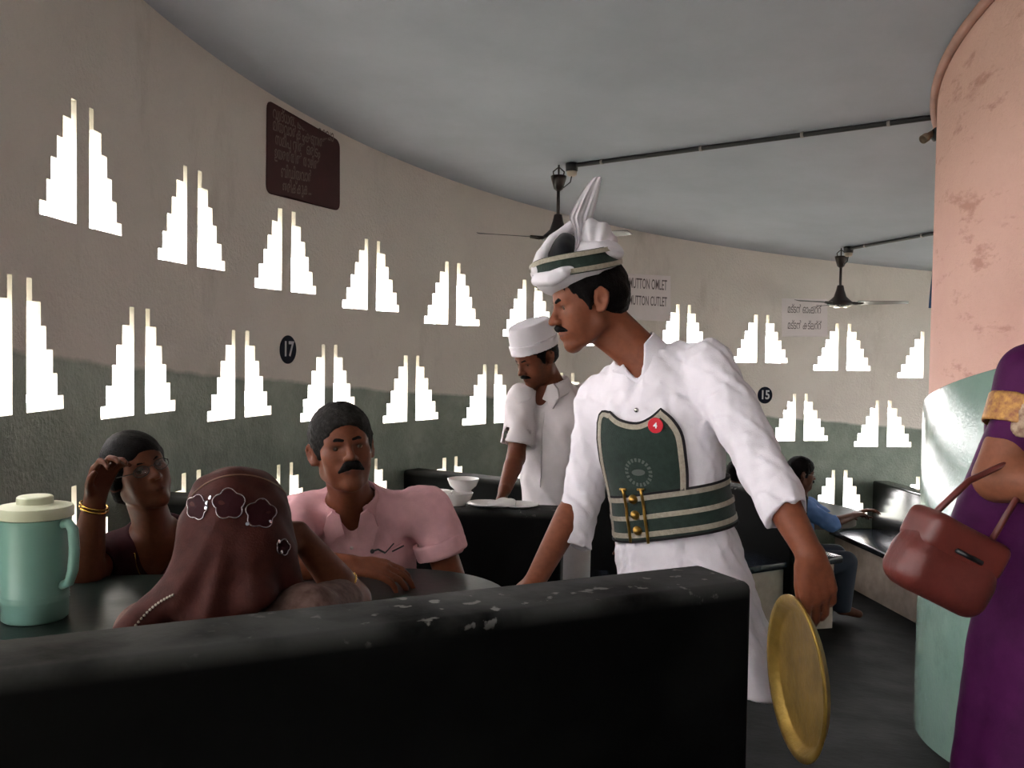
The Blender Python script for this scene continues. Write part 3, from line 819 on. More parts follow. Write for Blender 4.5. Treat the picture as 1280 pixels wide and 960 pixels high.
# ------------------------------------------------------------------ the head waiter: tunic, cummerbund, fan-tailed turban
def build_waiter():
    Pv, Nb = at(850, 705, 2.50), at(807, 438, 2.45); fw = Vector((-.55, -.83, 0))
    T = Loc(Pv, frame_up(Nb - Pv, fw)); th = math.atan2(Pv.y - CY, Pv.x - CX) + 2 * math.pi; zf = z_floor(th)
    root = empty('person', (Pv.x, Pv.y, zf))
    tag(root, 'waiter in white tunic, green cummerbund and fan-crested turban holding a brass tray', 'person')
    H = Loc(at(737, 377, 2.43), frame((-.955, -.13, -.27), (-.27, 0, .96)), 1.0)
    Ls, Le, Lw = at(886, 458, 2.38), at(950, 578, 2.22), at(1013, 694, 2.07)
    Rs, Re, Rw = at(752, 500, 2.56), at(730, 612, 2.62), at(670, 724, 2.50)
    sk = (.195, .062, .031)
    # ---- body
    S = SDF(); add_head(S, H)
    S.u(s_chain([H(0, -.030, -.045), T(-.0, .01, .575)], [.048, .056]), .025)
    S.u(s_chain([H(0, .012, -.085), T(0, .045, .545)], [.022, .022]), .02)
    S.u(s_loft(Pv, T.M, [(-.08, 0, 0, .14, .09), (.15, 0, 0, .125, .085), (.40, 0, 0, .135, .09), (.50, 0, 0, .12, .075), (.575, 0, 0, .06, .05)]), .04)
    for a in (Ls, Rs): S.u(s_cap(T(0, 0, .53), a, .05, .046), .04)
    add_arm(S, Ls, Le, Lw, (.046, .042, .044, .030)); add_arm(S, Rs, Re, Rw, (.046, .040, .042, .029))
    add_hand(S, Lw, (.24, .02, -.96), (.16, -.98, .10), 1, (.36, .38, .40, .44), spread=.05, thumb=(.22, .25, .0), sc=1.10)
    add_hand(S, Rw, (-.62, -.25, -.50), (-.35, .1, .9), 1, (.25, .28, .3, .32), spread=.12, thumb=(.6, .35, .5), sc=1.05)
    feet = []
    for q in (-1, 1):
        hip = T(q * .085, 0, -.04); kn = Vector((hip[0] - .05, hip[1] + .02, zf + .47)); an = Vector((hip[0] - .09, hip[1] + .06, zf + .075)); toe = an + Vector((-.08, -.13, -.045))
        add_leg(S, hip, kn, an, toe, (.07, .05, .036)); feet.append((hip, kn, an, toe))
    lo = np.array((min(Rw.x - .2, H.o[0] - .2), min(Lw.y - .2, 0), zf - .02)); lo, hi = bounds([lo, H(0, 0, .2), Lw, Le, Rw, Re, feet[0][2], feet[1][2], feet[0][3], feet[1][3], H(0, .2, 0)], .17); lo[2] = zf
    sdf_obj('body', S, lo, hi, .0043, M_SKIN, root, skin_color(H, sk, stubble=.45), relax=1)
    eyes(H, root, (0, -.25)); brows(H, root, .0022, 1.2, M_HAIR); moustache(H, root, .0022, M_HAIR, 1.0, 1.0)
    short_hair(H, root, .0035, M_HAIR, nape=-.058)
    # ---- tunic
    K = SDF()
    K.u(s_loft(Pv, T.M, [(-.02, 0, 0, .165, .118), (.12, 0, 0, .155, .108), (.24, 0, 0, .158, .108), (.36, 0, .004, .180, .122), (.47, 0, 0, .168, .106), (.545, 0, -.006, .115, .082), (.59, 0, -.01, .075, .070)], 2.25), .03)
    # skirt, open at the side
    def skirt(P):
        q = (P - A3(Pv)) @ T.M.astype(f32); z = q[:, 2]; tt = np.clip((.13 - z) / .45, 0, 1)
        an = np.arctan2(q[:, 1], q[:, 0]); rx = .152 + .085 * tt + .012 * tt * np.sin(an * 7 + 1.) + .008 * tt * np.sin(an * 12); ry = .108 + .095 * tt + .012 * tt * np.sin(an * 7 + 1.)
        k = np.sqrt((q[:, 0] / rx) ** 2 + (q[:, 1] / ry) ** 2); d = (k - 1) * np.minimum(rx, ry)
        hem = -.30 - .05 * np.abs(np.cos(an)) ** 6
        return np.maximum(d, np.maximum(hem - z, z - .16))
    K.u(skirt, .02)
    K.cut(s_loft(tuple(T(0, 0, 0)), T.M, [(-.5, 0, 0, .212, .178), (-.30, 0, 0, .205, .170), (-.12, 0, 0, .165, .125), (-.05, 0, 0, .06, .05)]), .004)
    KT = SDF(); KT.ops = list(K.ops)
    for a, e_, w_, rr, in ((Ls, Le, Lw, (.066, .060, .058)), (Rs, Re, None, (.066, .058, .055))):
        K.u(s_cap(T(0, -.005, .535), a, .062, .058), .045)
        cuff = Vector(Le).lerp(Lw, .62) if w_ is not None else at(712, 686, 2.575)
        K.u(s_chain([a, e_, cuff], list(rr)), .035)
        ax = (Vector(cuff) - Vector(e_)).normalized()
        n = ax if w_ is None else (ax + Vector((.0, 0, .10)))
        K.cut((lambda pl, sp: (lambda P: np.maximum(pl(P), sp(P))))(s_plane(tuple(Vector(cuff) - ax * .012), tuple(-n)), s_ell(cuff, .092)), .004)
        K.cut(s_cap(Vector(cuff) - ax * .05, Vector(cuff) + ax * .05, rr[2] - .018, rr[2] - .015), .003)
    # neck opening
    K.cut(s_chain([H(0, -.022, -.045), T(-.0, .012, .57)], [.056, .064]), .004)
    K.cut(s_chain([T(0, .085, .585), T(.004, .115, .475)], [.036, .008]), .006)
    fold = ripples(21, 85, tuple(T.M[:, 2] + .35 * T.M[:, 0]), .12); K.disp(fold, .0085); K.disp(ripples(22, 190, (0.3, 0, -1), .3), .0026); KT.disp(lambda P: np.full(len(P), -1., f32), .0055)
    # pinch folds running from the armpits and above the belt
    def pinch(P):
        q = (P - A3(T(-.15, .04, .44))); r_ = np.sqrt((q * q).sum(1)); a = np.arctan2(q @ T.M[:, 2].astype(f32), q @ T.M[:, 0].astype(f32))
        return np.sin(a * 11) * np.exp(-(r_ / .14) ** 2)
    
    lo, hi = bounds([T(.25, .25, -.40), T(-.25, -.25, -.40), T(0, 0, .62), Ls, Le, Lw, Rs, Re, at(712, 690, 2.57)], .09)
    tun = sdf_obj('tunic', K, lo, hi, .0040, M_WHITE, root)
    # standing collar
    C = SDF(); cax = Vector(H(0, -.022, -.045)) - Vector(T(0, .012, .57)); cz = cax.normalized(); Cf = frame_up(cz, fw)
    C.u(s_loft(T(0, .010, .555), Cf, [(-.03, 0, 0, .084, .082), (.055, 0, 0, .076, .072)]), .005)
    C.cut(s_loft(T(0, .010, .555), Cf, [(-.08, 0, 0, .077, .075), (.09, 0, 0, .068, .064)]), .002)
    C.cut(s_chain([T(-.005, .10, .64), T(-.002, .10, .54)], [.045, .022]), .004)
    sdf_obj('collar', C, *bounds([T(.1, .1, .5), T(-.1, -.1, .68), T(-.1, .12, .5)], .03), .0035, M_WHITE, tun)
    mb = MB(); p = K.trace([tuple(T(.002, .35, .452))], [tuple(-T.M[:, 1])], .001, .6)[0]; mb.ball(p, .007, 10); mb.build('button', mat('steel_button', (.5, .48, .45), .25, metal=1), tun, True, local=False)
    # trousers
    Q = SDF()
    for hip, kn, an, toe in feet: Q.u(s_chain([hip, kn, an], [.095, .088, .082]), .03)
    Q.u(s_loft(Pv, T.M, [(-.12, 0, 0, .13, .09), (.06, 0, 0, .14, .098)]), .04)
    for hip, kn, an, toe in feet: Q.cut(s_plane((0, 0, zf + .07), (0, 0, 1)), .01) if False else None
    Q.keep(s_plane((0, 0, zf + .06), (0, 0, -1)), .006); Q.disp(ripples(31, 40, (0, 0, 1), .3), .005)
    sdf_obj('trousers', Q, *bounds([T(.2, .2, .1), T(-.2, -.2, .1), feet[0][2], feet[1][2]], .1), .008, M_WHITE2, root)
    # ---- cummerbund: green belt with three silver stripes, brass clasp; breast panel; badge
    tilt = lambda t: .010 * math.sin(t) - .012 * math.cos(t)
    zb0, zb1 = .098, .222
    def lv(a): return lambda t: zb0 + (zb1 - zb0) * a + tilt(t)
    belt = ring_band('cummerbund', KT, T, lv(0), lv(1), M_GREEN, root, .003, rows=8)
    for a, b in ((.86, .97), (.46, .56), (.08, .19)): ring_band('silver_stripe', KT, T, lv(a), lv(b), M_SILVER, belt, .0055, rows=2, thick=.002)
    for a, b in ((-.02, .03), (.97, 1.02)): ring_band('piping', KT, T, lv(a), lv(b), M_DARKEDGE, belt, .0045, rows=2, thick=.003)
    def on_front(x, z, off): return KT.trace([tuple(T(x, .35, z))], [tuple(-T.M[:, 1])], off, .7)[0]
    # breast panel
    def smooth_outline(pts, n=6):
        out = []; m = len(pts)
        for i in range(m):
            p0, p1, p2, p3 = [np.array(pts[(i + j - 1) % m]) for j in range(4)]
            if len(pts[i]) == 3: pass
            for j in range(n):
                t = j / n; out.append(tuple(.5 * ((2 * p1) + (p2 - p0) * t + (2 * p0 - 5 * p1 + 4 * p2 - p3) * t * t + (3 * p1 - p0 - 3 * p2 + p3) * t ** 3)))
        return out
    def px_front(x, y):            # where the photo shows the panel, measured on the chest in metres
        w = KT.trace([(0, 0, CZ)], camera_rays([(x, y)]), 0.0, 4.0, 1.7)[0]; q = T.inv(w); return (float(np.clip(q[0], -.16, .158)), float(np.clip(q[2], .1, .5)))
    L_ = [px_front(x, y) for x, y in ((757, 612), (748, 580), (741, 548), (748, 528), (764, 514))]
    top = [px_front(x, y) for x, y in ((776, 524), (797, 528), (814, 521), (827, 510))]
    Rr = [px_front(x, y) for x, y in ((843, 524), (855, 545), (860, 580), (861, 612))]
    def cr(pts, n=5):
        out = []
        for i in range(len(pts) - 1):
            p0, p1, p2, p3 = [np.array(pts[min(max(i + j - 1, 0), len(pts) - 1)]) for j in range(4)]
            for j in range(n):
                t = j / n; out.append(.5 * ((2 * p1) + (p2 - p0) * t + (2 * p0 - 5 * p1 + 4 * p2 - p3) * t * t + (3 * p1 - p0 - 3 * p2 + p3) * t ** 3))
        out.append(np.array(pts[-1])); return out
    edge = cr(L_) + cr([L_[-1]] + top)[1:] + cr([top[-1]] + Rr)[1:]
    edge = np.array(edge); bot = np.array([(edge[-1][0], .19), (edge[0][0], .19)]); poly = np.concatenate([edge, bot])
    cen = poly.mean(0)
    # toward: chest-forward; plane through pelvis origin
    Fz = frame_up((0, 0, 1), fw)
    def drop(name, outline, m, off, thick, par, step=.011): return drop_patch(KT, T, name, outline, m, off, thick, par, step)
    bib = drop('breast_panel', poly, M_GREEN, .002, .004, root)
    def strip(o0, o1, name, m, off):
        v = cen - edge; v = v / np.linalg.norm(v, axis=1)[:, None]; tan = np.gradient(edge, axis=0); nrm = np.stack([-tan[:, 1], tan[:, 0]], 1); nrm /= np.linalg.norm(nrm, axis=1)[:, None]
        nrm *= np.sign((nrm * v).sum(1))[:, None]
        for _ in range(2): nrm[1:-1] = (nrm[:-2] + nrm[1:-1] * 2 + nrm[2:]) / 4
        return drop(name, np.concatenate([edge + nrm * o0, (edge + nrm * o1)[::-1]]), m, off, .002, bib, .008)
    strip(.004, .017, 'silver_border', M_SILVER, .0055); strip(-.002, .004, 'piping', M_DARKEDGE, .005)
    # embroidered round emblem
    ec = np.array(px_front(799, 590)); em = mat('grey_thread', (.085, .095, .085), .8)
    for i in range(20):
        a0 = 2 * math.pi * i / 20; pts = [ec + .036 * np.array((math.cos(a0 + s_), math.sin(a0 + s_))) * r_ for s_, r_ in ((-.09, .82), (.09, .82), (.10, 1.1), (-.08, 1.1))]
        drop('emblem_stitch', pts, em, .005, .0012, bib, .02)
    drop('emblem_stitch', [ec + np.array((.020 * math.cos(a), .009 * math.sin(a))) for a in np.linspace(0, 6.28, 14)[:-1]], em, .005, .0012, bib, .02)
    # clasp
    bx = px_front(797, 645)[0]
    for dx, ztop in ((.030, 0), (-.026, 0)):
        pts = [on_front(bx + dx + (-.012 if dx > 0 else .012) * 0, zb0 - .008 + (zb1 - zb0 + .022) * i / 8 + tilt(math.pi / 2), .009) for i in range(9)]
        mb = MB(); mb.tube(pts, .0042, 8); e0 = on_front(bx + dx + .010, zb1 + .012 + tilt(1.57), .009); e1 = on_front(bx + dx - .010, zb1 + .012 + tilt(1.57), .009); mb.tube([e0, e1], .0036, 8)
        mb.build('clasp_bar', M_BRASS, belt, True, local=False)
    for a in (.88, .54, .20):
        p = Vector(on_front(bx + .003, zb0 + (zb1 - zb0) * a + tilt(1.57), .006)); mb = MB(); n = Vector(T.M[:, 1])
        mb.lathe([(.0125, 0), (.0135, .003), (.0115, .007), (.0098, .008), (.0085, .012), (.004, .0145), (.0005, .015)], 16, p, n); mb.build('clasp_button', M_BRASS, belt, True, local=False)
    # badge with its number
    bz = px_front(821, 531); p = Vector(on_front(bz[0], bz[1], .008)); n = Vector(T.M[:, 1] * .9 + np.array((0, -.3, 0))).normalized(); mb = MB()
    mb.lathe([(.0195, -.003), (.0205, .0), (.0195, .0025), (.001, .003)], 28, p, n); bd = mb.build('badge', mat('red_badge', (.55, .012, .03), .35), root, False, local=False); autosmooth(bd, 30)
    me = text_mesh('4', .020, .0006, .0006); B = frame_up((0, 0, 1), n); B = np.array([-np.array(B[:, 0]), B[:, 2], np.array(n)]).T
    me.transform(Matrix([[*B[0], p.x + n.x * .0036], [*B[1], p.y + n.y * .0036], [*B[2], p.z + n.z * .0036], [0, 0, 0, 1]])); link_mesh('badge_number', me, mat('white_print', (.85, .85, .85), .6), bd)
    # ---- turban
    ex, ey, ez = np.array(CAM_R), np.array(CAM_F), np.array(CAM_U); hc = np.array(at(722, 340, 2.43)); u = 2.43 / FPX
    def tp(x, y, dep=0.0): return hc + ex * (x - 722) * u - ez * (y - 340) * u + ey * dep
    def tm(deg): a = deg * D2R; return np.array([ex * math.cos(a) + ez * math.sin(a), ey, ez * math.cos(a) - ex * math.sin(a)]).T
    tur = empty('turban', (0, 0, 0)); tur.parent = root; tur.matrix_parent_inverse = Matrix.Identity(4)
    bpy.data.objects.remove(tur); 
    Wm = SDF(); m12 = tm(12)
    Wm.u(s_ell(tp(722, 342), (.108, .100, .043), m12), .02); Wm.u(s_ell(tp(697, 350), (.056, .086, .040), tm(8)), .02); Wm.u(s_ell(tp(742, 322), (.080, .090, .050), m12), .02)
    Wm.cut(s_ell(tp(703, 305), (.030, .060, .048), tm(-12)), .01)
    def pl(P):
        q = (P - hc.astype(f32)) @ m12.astype(f32); return np.sin(q[:, 2] * 150 + q[:, 0] * 60 + 1.2 * np.sin(q[:, 0] * 30 + q[:, 1] * 22))
    Wm.disp(pl, .0014); Wm.cut(s_ell(H(0, .02, -.045), [.070, .1, .094], H.M), .004) if False else None
    tb = sdf_obj('turban', Wm, *bounds([tp(722, 340)], .17), .0033, M_WHITE, root)
    Dm = SDF(); Dm.u(s_ell(tp(746, 310), (.052, .064, .066), tm(-14)), .02); Dm.u(s_ell(tp(738, 292), (.030, .05, .035), tm(-14)), .03); Sm = SDF(); Sm.u(s_chain([tp(672, 340, -.03), tp(676, 320, -.03), tp(690, 300, -.028), tp(714, 282, -.012)], [.018, .014, .012, .010]), .015); Sm.u(s_chain([tp(672, 340, .03), tp(680, 320, .035), tp(694, 303, .035), tp(716, 282, .02)], [.020, .018, .016, .012]), .015)
    def pl2(P):
        q = (P - tp(738, 345).astype(f32)); a = np.arctan2(q @ ez.astype(f32), q @ ex.astype(f32)); return np.sin(a * 19 + (q @ ey.astype(f32)) * 30)
    Dm.disp(pl2, .0036)
    Sm.disp(ripples(17, 60), .003); sdf_obj('turban_front', Sm, *bounds([tp(694, 312)], .10), .0033, M_WHITE, tb)
    sdf_obj('turban_pleats', Dm, *bounds([tp(722, 310)], .15), .0033, M_WHITE, tb)
    Bm = SDF(); Bm.u(s_ell(tp(704, 318), (.040, .080, .058), tm(-14)), .01); Bm.disp(ripples(8, 120), .003)
    sdf_obj('turban_cap', Bm, *bounds([tp(705, 318)], .09), .004, mat('black_velvet', (.006, .006, .008), .9, .1, sheen=.2), tb)
    # band: ribbon round the turban
    m_b = tm(14)
    def ribbon(w0, w1, name, m, off, par, n=90):
        V = []; F = []
        for i in range(n):
            t = 2 * math.pi * i / n; c, s_ = math.cos(t), math.sin(t)
            sag = -.010 * (1 - s_ * s_) * 0 + .006 * math.sin(2 * t + .6)
            for k_, (rr, zz) in enumerate(((off, w0), (off + .004, w0), (off + .004, w1), (off, w1))):
                bul = .006 * math.cos((zz / .03) * 1.3); p = np.array(((.112 + rr + bul) * c, (.103 + rr + bul) * s_, zz + sag)); V.append(tp(720, 333) + m_b @ p)
        for i in range(n):
            k = (i + 1) % n
            for j in range(4): a, b = i * 4 + j, i * 4 + (j + 1) % 4; F.append((a, b, k * 4 + (j + 1) % 4, k * 4 + j)[::-1])
        o = mesh_obj(name, V, F, m, par); autosmooth(o, 40); return o
    bn = ribbon(-.028, .028, 'turban_band', M_GREEN, .0, tb)
    ribbon(.014, .026, 'silver_stripe', M_SILVER, .003, bn); ribbon(-.026, -.014, 'silver_stripe', M_SILVER, .003, bn)
    # front knot of white cloth over the band
    Km = SDF(); Km.u(s_chain([tp(672, 352, -.045), tp(688, 353, -.088), tp(702, 347, -.102), tp(716, 340, -.096)], [.018, .019, .016, .008]), .02); Km.disp(pl, .0016)
    sdf_obj('turban_knot', Km, *bounds([tp(697, 340, -.09)], .09), .0033, M_WHITE, tb)
    # upright fan: pleated starched cloth
    V = []; F = []; n = 29; rows = 26
    for s_ in (0, 1):
        for j in range(rows + 1):
            v = j / rows; y = 340 + (221 - 340) * v
            xl = np.interp(v, (0, .3, .45, .55, .75, .9, 1), (713, 717, 714, 710, 721, 732, 742)); xr = np.interp(v, (0, .3, .57, .84, 1), (722, 733, 741, 749, 752))
            for i in range(n):
                a = i / (n - 1); dep = .007 * math.sin(a * 13 + .8) * (1 - .6 * v) + .006 * math.sin(a * 33) * (1 - v) + .10 * (a - .5) * (1 - v) - .045 * (1 - v)
                p = tp(xl + (xr - xl) * a, y + 2 * abs(a - .6) * (v ** 6), dep); V.append(p + ey * (.0022 if s_ else -.0022))
    w = n; Q_ = (rows + 1) * n
    for j in range(rows):
        for i in range(n - 1): a = j * w + i; F.append((a, a + 1, a + w + 1, a + w)); F.append((Q_ + a, Q_ + a + w, Q_ + a + w + 1, Q_ + a + 1))
        for i in (0, n - 1): a = j * w + i; q = (a, a + w, Q_ + a + w, Q_ + a); F.append(q if i == 0 else q[::-1])
    for i in range(n - 1):
        for j in (0, rows): a = j * w + i; F.append((a, Q_ + a, Q_ + a + 1, a + 1) if j == 0 else (a, a + 1, Q_ + a + 1, Q_ + a))
    o = mesh_obj('turban_fan', V, F, M_WHITE, tb); autosmooth(o, 60)
    # sandals
    for hip, kn, an, toe in feet:
        mb = MB(); d = (toe - an); d.z = 0; d.normalize(); c = an + d * .06; sd = Vector((-d.y, d.x, 0)); out = []
        for i in range(20):
            t = 2 * math.pi * i / 20; q = c + d * .14 * math.cos(t) + sd * .048 * math.sin(t); out.append((q.x, q.y))
        mb.prism(out, zf + .001, zf + .02); mb.build('sandal', mat('dark_leather', (.02, .014, .01), .5), root, local=False)
    # ---- the brass tray held by its rim
    tc_ = at(1003, 846, 2.05); nrm = Vector((-.998, -.05, -.03)).normalized(); mb = MB()
    prof = [(.0005, 0), (.145, 0), (.152, .004), (.166, .020), (.178, .022), (.182, .020), (.182, .016), (.176, .0165), (.168, .014), (.155, -.002), (.146, -.005), (.0005, -.005)]
    mb.lathe(prof, 56, tc_, nrm, close=False); tr = mb.build('tray', mat('worn_brass_tray', (.42, .27, .06), .42, .5, metal=.75, var=.35, scale=14, detail=7, bump=.15, bscale=60), None, False); autosmooth(tr, 40)
    tag(tr, 'round worn brass tray hanging from the turbaned waiter\'s hand', 'tray')
    return K, T
WAITER_K, WAITER_T = build_waiter()
# ------------------------------------------------------------------ the other people
def torso(S, o, M, st, n=2.2, k=.04): S.u(s_loft(o, M, st, n), k)
def sleeve(K, pts, rs, k=.035, flare=None, hollow=.017):
    pts = [Vector(tuple(p)) for p in pts]
    K.u(s_chain(pts, rs), k); ax = (pts[-1] - pts[-2]).normalized(); c = pts[-1]
    pl = s_plane(tuple(c - ax * .010), tuple(-ax)); sp = s_ell(c, rs[-1] * 1.5)
    K.cut(lambda P: np.maximum(pl(P), sp(P)), .004); K.cut(s_cap(c - ax * .05, c + ax * .06, rs[-1] - hollow, rs[-1] - hollow * .6), .003)
def lathe_ring(name, c, axis, rad, tube, material, parent, n=28, squash=1.0):
    az = Vector(tuple(axis)).normalized(); a = az.orthogonal().normalized(); b = az.cross(a); mb = MB()
    mb.tube([Vector(tuple(c)) + (a * math.cos(2 * math.pi * i / n) + b * math.sin(2 * math.pi * i / n) * squash) * rad for i in range(n)], tube, 8, closed=True)
    return mb.build(name, material, parent, True, local=False)
def spectacles(L, parent, material, w=.021, h=.014, r=.0011):
    mb = MB()
    for q in (-1, 1):
        mb.tube([L(q * .033 + w * math.cos(t), .094 - .004 * abs(math.cos(t)) * (math.cos(t) * q > 0), -.001 + h * math.sin(t)) for t in np.linspace(0, 2 * math.pi, 20)[:-1]], r * L.s, 6, closed=True)
        mb.tube([L(q * (.033 + w), .090, .002), L(q * .074, .060, .004), L(q * .080, -.005, .006)], r * L.s, 6)
    mb.tube([L(-.012, .094, .003), L(0, .098, .006), L(.012, .094, .003)], r * L.s, 6)
    sp = mb.build('spectacles', material, parent, True, local=False)
    for q in (-1, 1):
        ts = np.linspace(0, 2 * math.pi, 20)[:-1]; V = [L(q * .033 + w * .97 * math.cos(t), .0935 + dy, -.001 + h * .97 * math.sin(t)) for dy in (.0006, -.0006) for t in ts]; n = len(ts)
        mesh_obj('lens', V, [tuple(range(n)), tuple(range(2 * n - 1, n - 1, -1))] + [(i, n + i, n + (i + 1) % n, (i + 1) % n) for i in range(n)], mat('spectacle_glass', (.8, .8, .8), .03, .5, alpha=.05), sp)
    return sp
# ---- seated man in a pink shirt
def pink_man():
    Pv = at(452, 803, 3.02); Nb = at(440, 622, 2.70); T = Loc(Pv, frame_up(Nb - Pv, (.10, -1, 0))); Lt = (Nb - Pv).length
    th = math.atan2(Pv.y - CY, Pv.x - CX) + (2 * math.pi if Pv.y < CY else 0); zf = z_floor(th)
    root = empty('person', (Pv.x, Pv.y, zf)); tag(root, 'moustached man in a pink shirt leaning on the table, looking up at the waiter', 'person')
    H = Loc(at(428, 561, 2.60), frame((.36, -.92, .15), (-.12, 0, 1)), 1.02); sk = (.150, .046, .022)
    Ls, Le, Lw = at(534, 636, 2.76), at(570, 742, 2.78), at(520, 800, 2.62)
    Rs, Re, Rw = at(378, 645, 2.70), at(348, 704, 2.44), at(438, 708, 2.42)
    S = SDF(); add_head(S, H, nose=1.0, slim=1.03)
    S.u(s_chain([H(0, -.02, -.05), T(0, .012, Lt - .01)], [.058, .062]), .03); S.u(s_cap(H(0, .03, -.085), T(0, .05, Lt - .05), .028, .03), .03)
    torso(S, Pv, T.M, [(-.06, 0, 0, .14, .1), (.2, 0, 0, .13, .1), (Lt - .1, 0, 0, .14, .09), (Lt, 0, 0, .06, .05)])
    for a in (Ls, Rs): S.u(s_cap(T(0, 0, Lt - .06), a, .05, .045), .04)
    add_arm(S, Ls, Le, Lw, (.048, .044, .042, .030)); add_arm(S, Rs, Re, Rw, (.048, .042, .042, .031))
    add_hand(S, Rw, (1, .05, -.10), (.1, -.35, 1), -1, (.35, .35, .38, .4), spread=.06, thumb=(.5, .2, .5), sc=1.0)
    add_hand(S, Lw, (-.6, -.3, -.5), (0, -.3, 1), 1, (.4, .4, .4, .4), spread=.08, sc=1.0)
    ft = []
    for q in (-1, 1):
        hip = T(q * .09, .02, .0); kn = Vector(tuple(hip)) + Vector((.03 * q, -.40, .03)); an = Vector((kn.x, kn.y + .08, zf + .08)); toe = an + Vector((.02 * -q, -.14, -.045)); add_leg(S, hip, kn, an, toe); ft.append((hip, kn, an, toe))
    def extra(c, V, q, blend): pass
    lo, hi = bounds([H(0, 0, .16), H(0, .15, 0), Ls, Le, Lw, Rs, Re, Rw, Rw + Vector((.2, 0, 0)), ft[0][3], ft[1][3], ft[0][2], Pv], .12); lo[2] = zf
    sdf_obj('body', S, lo, hi, .0054, M_SKIN, root, skin_color(H, sk, stubble=.25))
    eyes(H, root, (.25, .22)); brows(H, root, .003, 1.15, M_HAIR); moustache(H, root, .0026, M_HAIR, 1.12, 1.55, .004)
    short_hair(H, root, .0042, M_HAIRG, grow=1.06, nape=-.04, seed=9, fuzz=.0032)
    K = SDF(); torso(K, Pv, T.M, [(-.05, 0, 0, .19, .15), (.15, 0, .02, .185, .15), (Lt - .20, 0, .01, .185, .135), (Lt - .10, 0, 0, .17, .112), (Lt - .03, 0, -.004, .10, .08), (Lt + .005, 0, -.01, .075, .07)])
    for a in (Ls, Rs): K.u(s_cap(T(0, -.005, Lt - .065), a, .066, .060), .045)
    cl = Vector(Ls).lerp(Le, .52); cr = Vector(Re).lerp(Rw, .22)
    sleeve(K, [Ls, Vector(Ls).lerp(Le, .35) + Vector((.012, 0, 0)), cl], [.068, .070, .066]); sleeve(K, [Rs, Re, cr], [.068, .062, .060])
    K.cut(s_chain([H(0, -.02, -.05), T(0, .012, Lt - .01)], [.062, .068]), .004); K.cut(s_chain([T(0, .09, Lt + .0), T(0, .125, Lt - .10)], [.036, .010]), .006)
    K.disp(ripples(41, 85, tuple(T.M[:, 2] * .8 + T.M[:, 0]), .15), .0085); K.disp(ripples(42, 170, (1, 0, -1), .3), .003)
    M_PINK = mat('pink_check_cotton', (.66, .37, .39), .9, .08, var=.10, scale=25, bump=.1, bscale=300)
    sh = sdf_obj('shirt', K, *bounds([T(.25, .2, -.05), T(-.25, -.2, -.05), T(0, 0, Lt + .05), Ls, cl, Re, cr], .09), .0048, M_PINK, root)
    # rolled cuff
    ax = (cl - Vector(Ls)).normalized(); R_ = SDF(); R_.u(s_cap(cl - ax * .06, cl - ax * .004, .080, .080), .005); R_.keep(s_plane(tuple(cl + ax * .004), tuple(ax)), .006); R_.keep(s_plane(tuple(cl - ax * .05), tuple(-ax)), .006); R_.cut(s_cap(cl - ax * .1, cl + ax * .06, .063, .063), .003)
    R_.disp(ripples(43, 80, tuple(ax), .4), .003); sdf_obj('rolled_cuff', R_, *bounds([cl], .12), .0045, M_PINK, sh)
    shirt_collar(T, Lt, H, M_PINK, sh, [(-.05, 0, 0, .19, .15), (.15, 0, .02, .185, .15), (Lt - .20, 0, .01, .185, .135), (Lt - .10, 0, 0, .17, .112), (Lt - .03, 0, -.004, .10, .08), (Lt + .005, 0, -.01, .075, .07)], (Ls, Rs), .068)
    def on(x, z, off): return K.trace([tuple(T(x, .4, z))], [tuple(-T.M[:, 1])], off, .7)[0]
    for i in range(4):
        mb = MB(); mb.ball(on(0, Lt - .10 - .085 * i, .002), .0055, 8); mb.build('button', mat('pearl_button', (.62, .5, .5), .3), sh, True, local=False)
    V = []                                       # front placket
    for j in range(18):
        for x in (-.016, .016): V.append(on(x, Lt - .105 - .30 * j / 17, .0035))
    mesh_obj('placket', V + [v - T.M[:, 1] * .004 for v in V], [(2 * j, 2 * j + 1, 2 * j + 3, 2 * j + 2)[::-1] for j in range(17)] + [(2 * j, 2 * j + 2, 2 * j + 38, 2 * j + 36) for j in range(17)] + [(2 * j + 1, 2 * j + 37, 2 * j + 39, 2 * j + 3) for j in range(17)], M_PINK, sh)
    # pocket with folded spectacles and a pen
    g = 9; V = []; px0, pz0 = -.152, Lt - .235
    for j in range(g):
        for i in range(g): V.append(on(px0 + .10 * i / (g - 1), pz0 + .115 * j / (g - 1) - (.012 * abs(i - 4) / -4 if j == 0 else 0), .0045))
    F = [(j * g + i, j * g + i + 1, (j + 1) * g + i + 1, (j + 1) * g + i) for j in range(g - 1) for i in range(g - 1)]
    po = mesh_obj('pocket', V + [v - T.M[:, 1] * .005 for v in V], F + [tuple(x + g * g for x in f[::-1]) for f in F] + [(i, i + g * g, i + 1 + g * g, i + 1) for i in range(g - 1)] + [((g - 1) * g + i, (g - 1) * g + i + 1, g * g + (g - 1) * g + i + 1, g * g + (g - 1) * g + i) for i in range(g - 1)], M_PINK, sh); autosmooth(po, 50)
    dk = mat('black_plastic', (.012, .012, .014), .3)
    mb = MB(); top = pz0 + .115
    mb.tube([on(px0 + .095, top + .014, .012), on(px0 + .075, top + .018, .014), on(px0 + .055, top + .004, .014)], .0030, 8); mb.tube([on(px0 + .055, top + .004, .014), on(px0 + .03, top + .020, .013)], .002, 6); mb.tube([on(px0 + .035, top - .002, .012), on(px0 + .002, top - .004, .012)], .0026, 6); mb.ball(on(px0 + .092, top + .014, .012), .007, 8)
    mb.build('spectacles', dk, root, True, local=False)
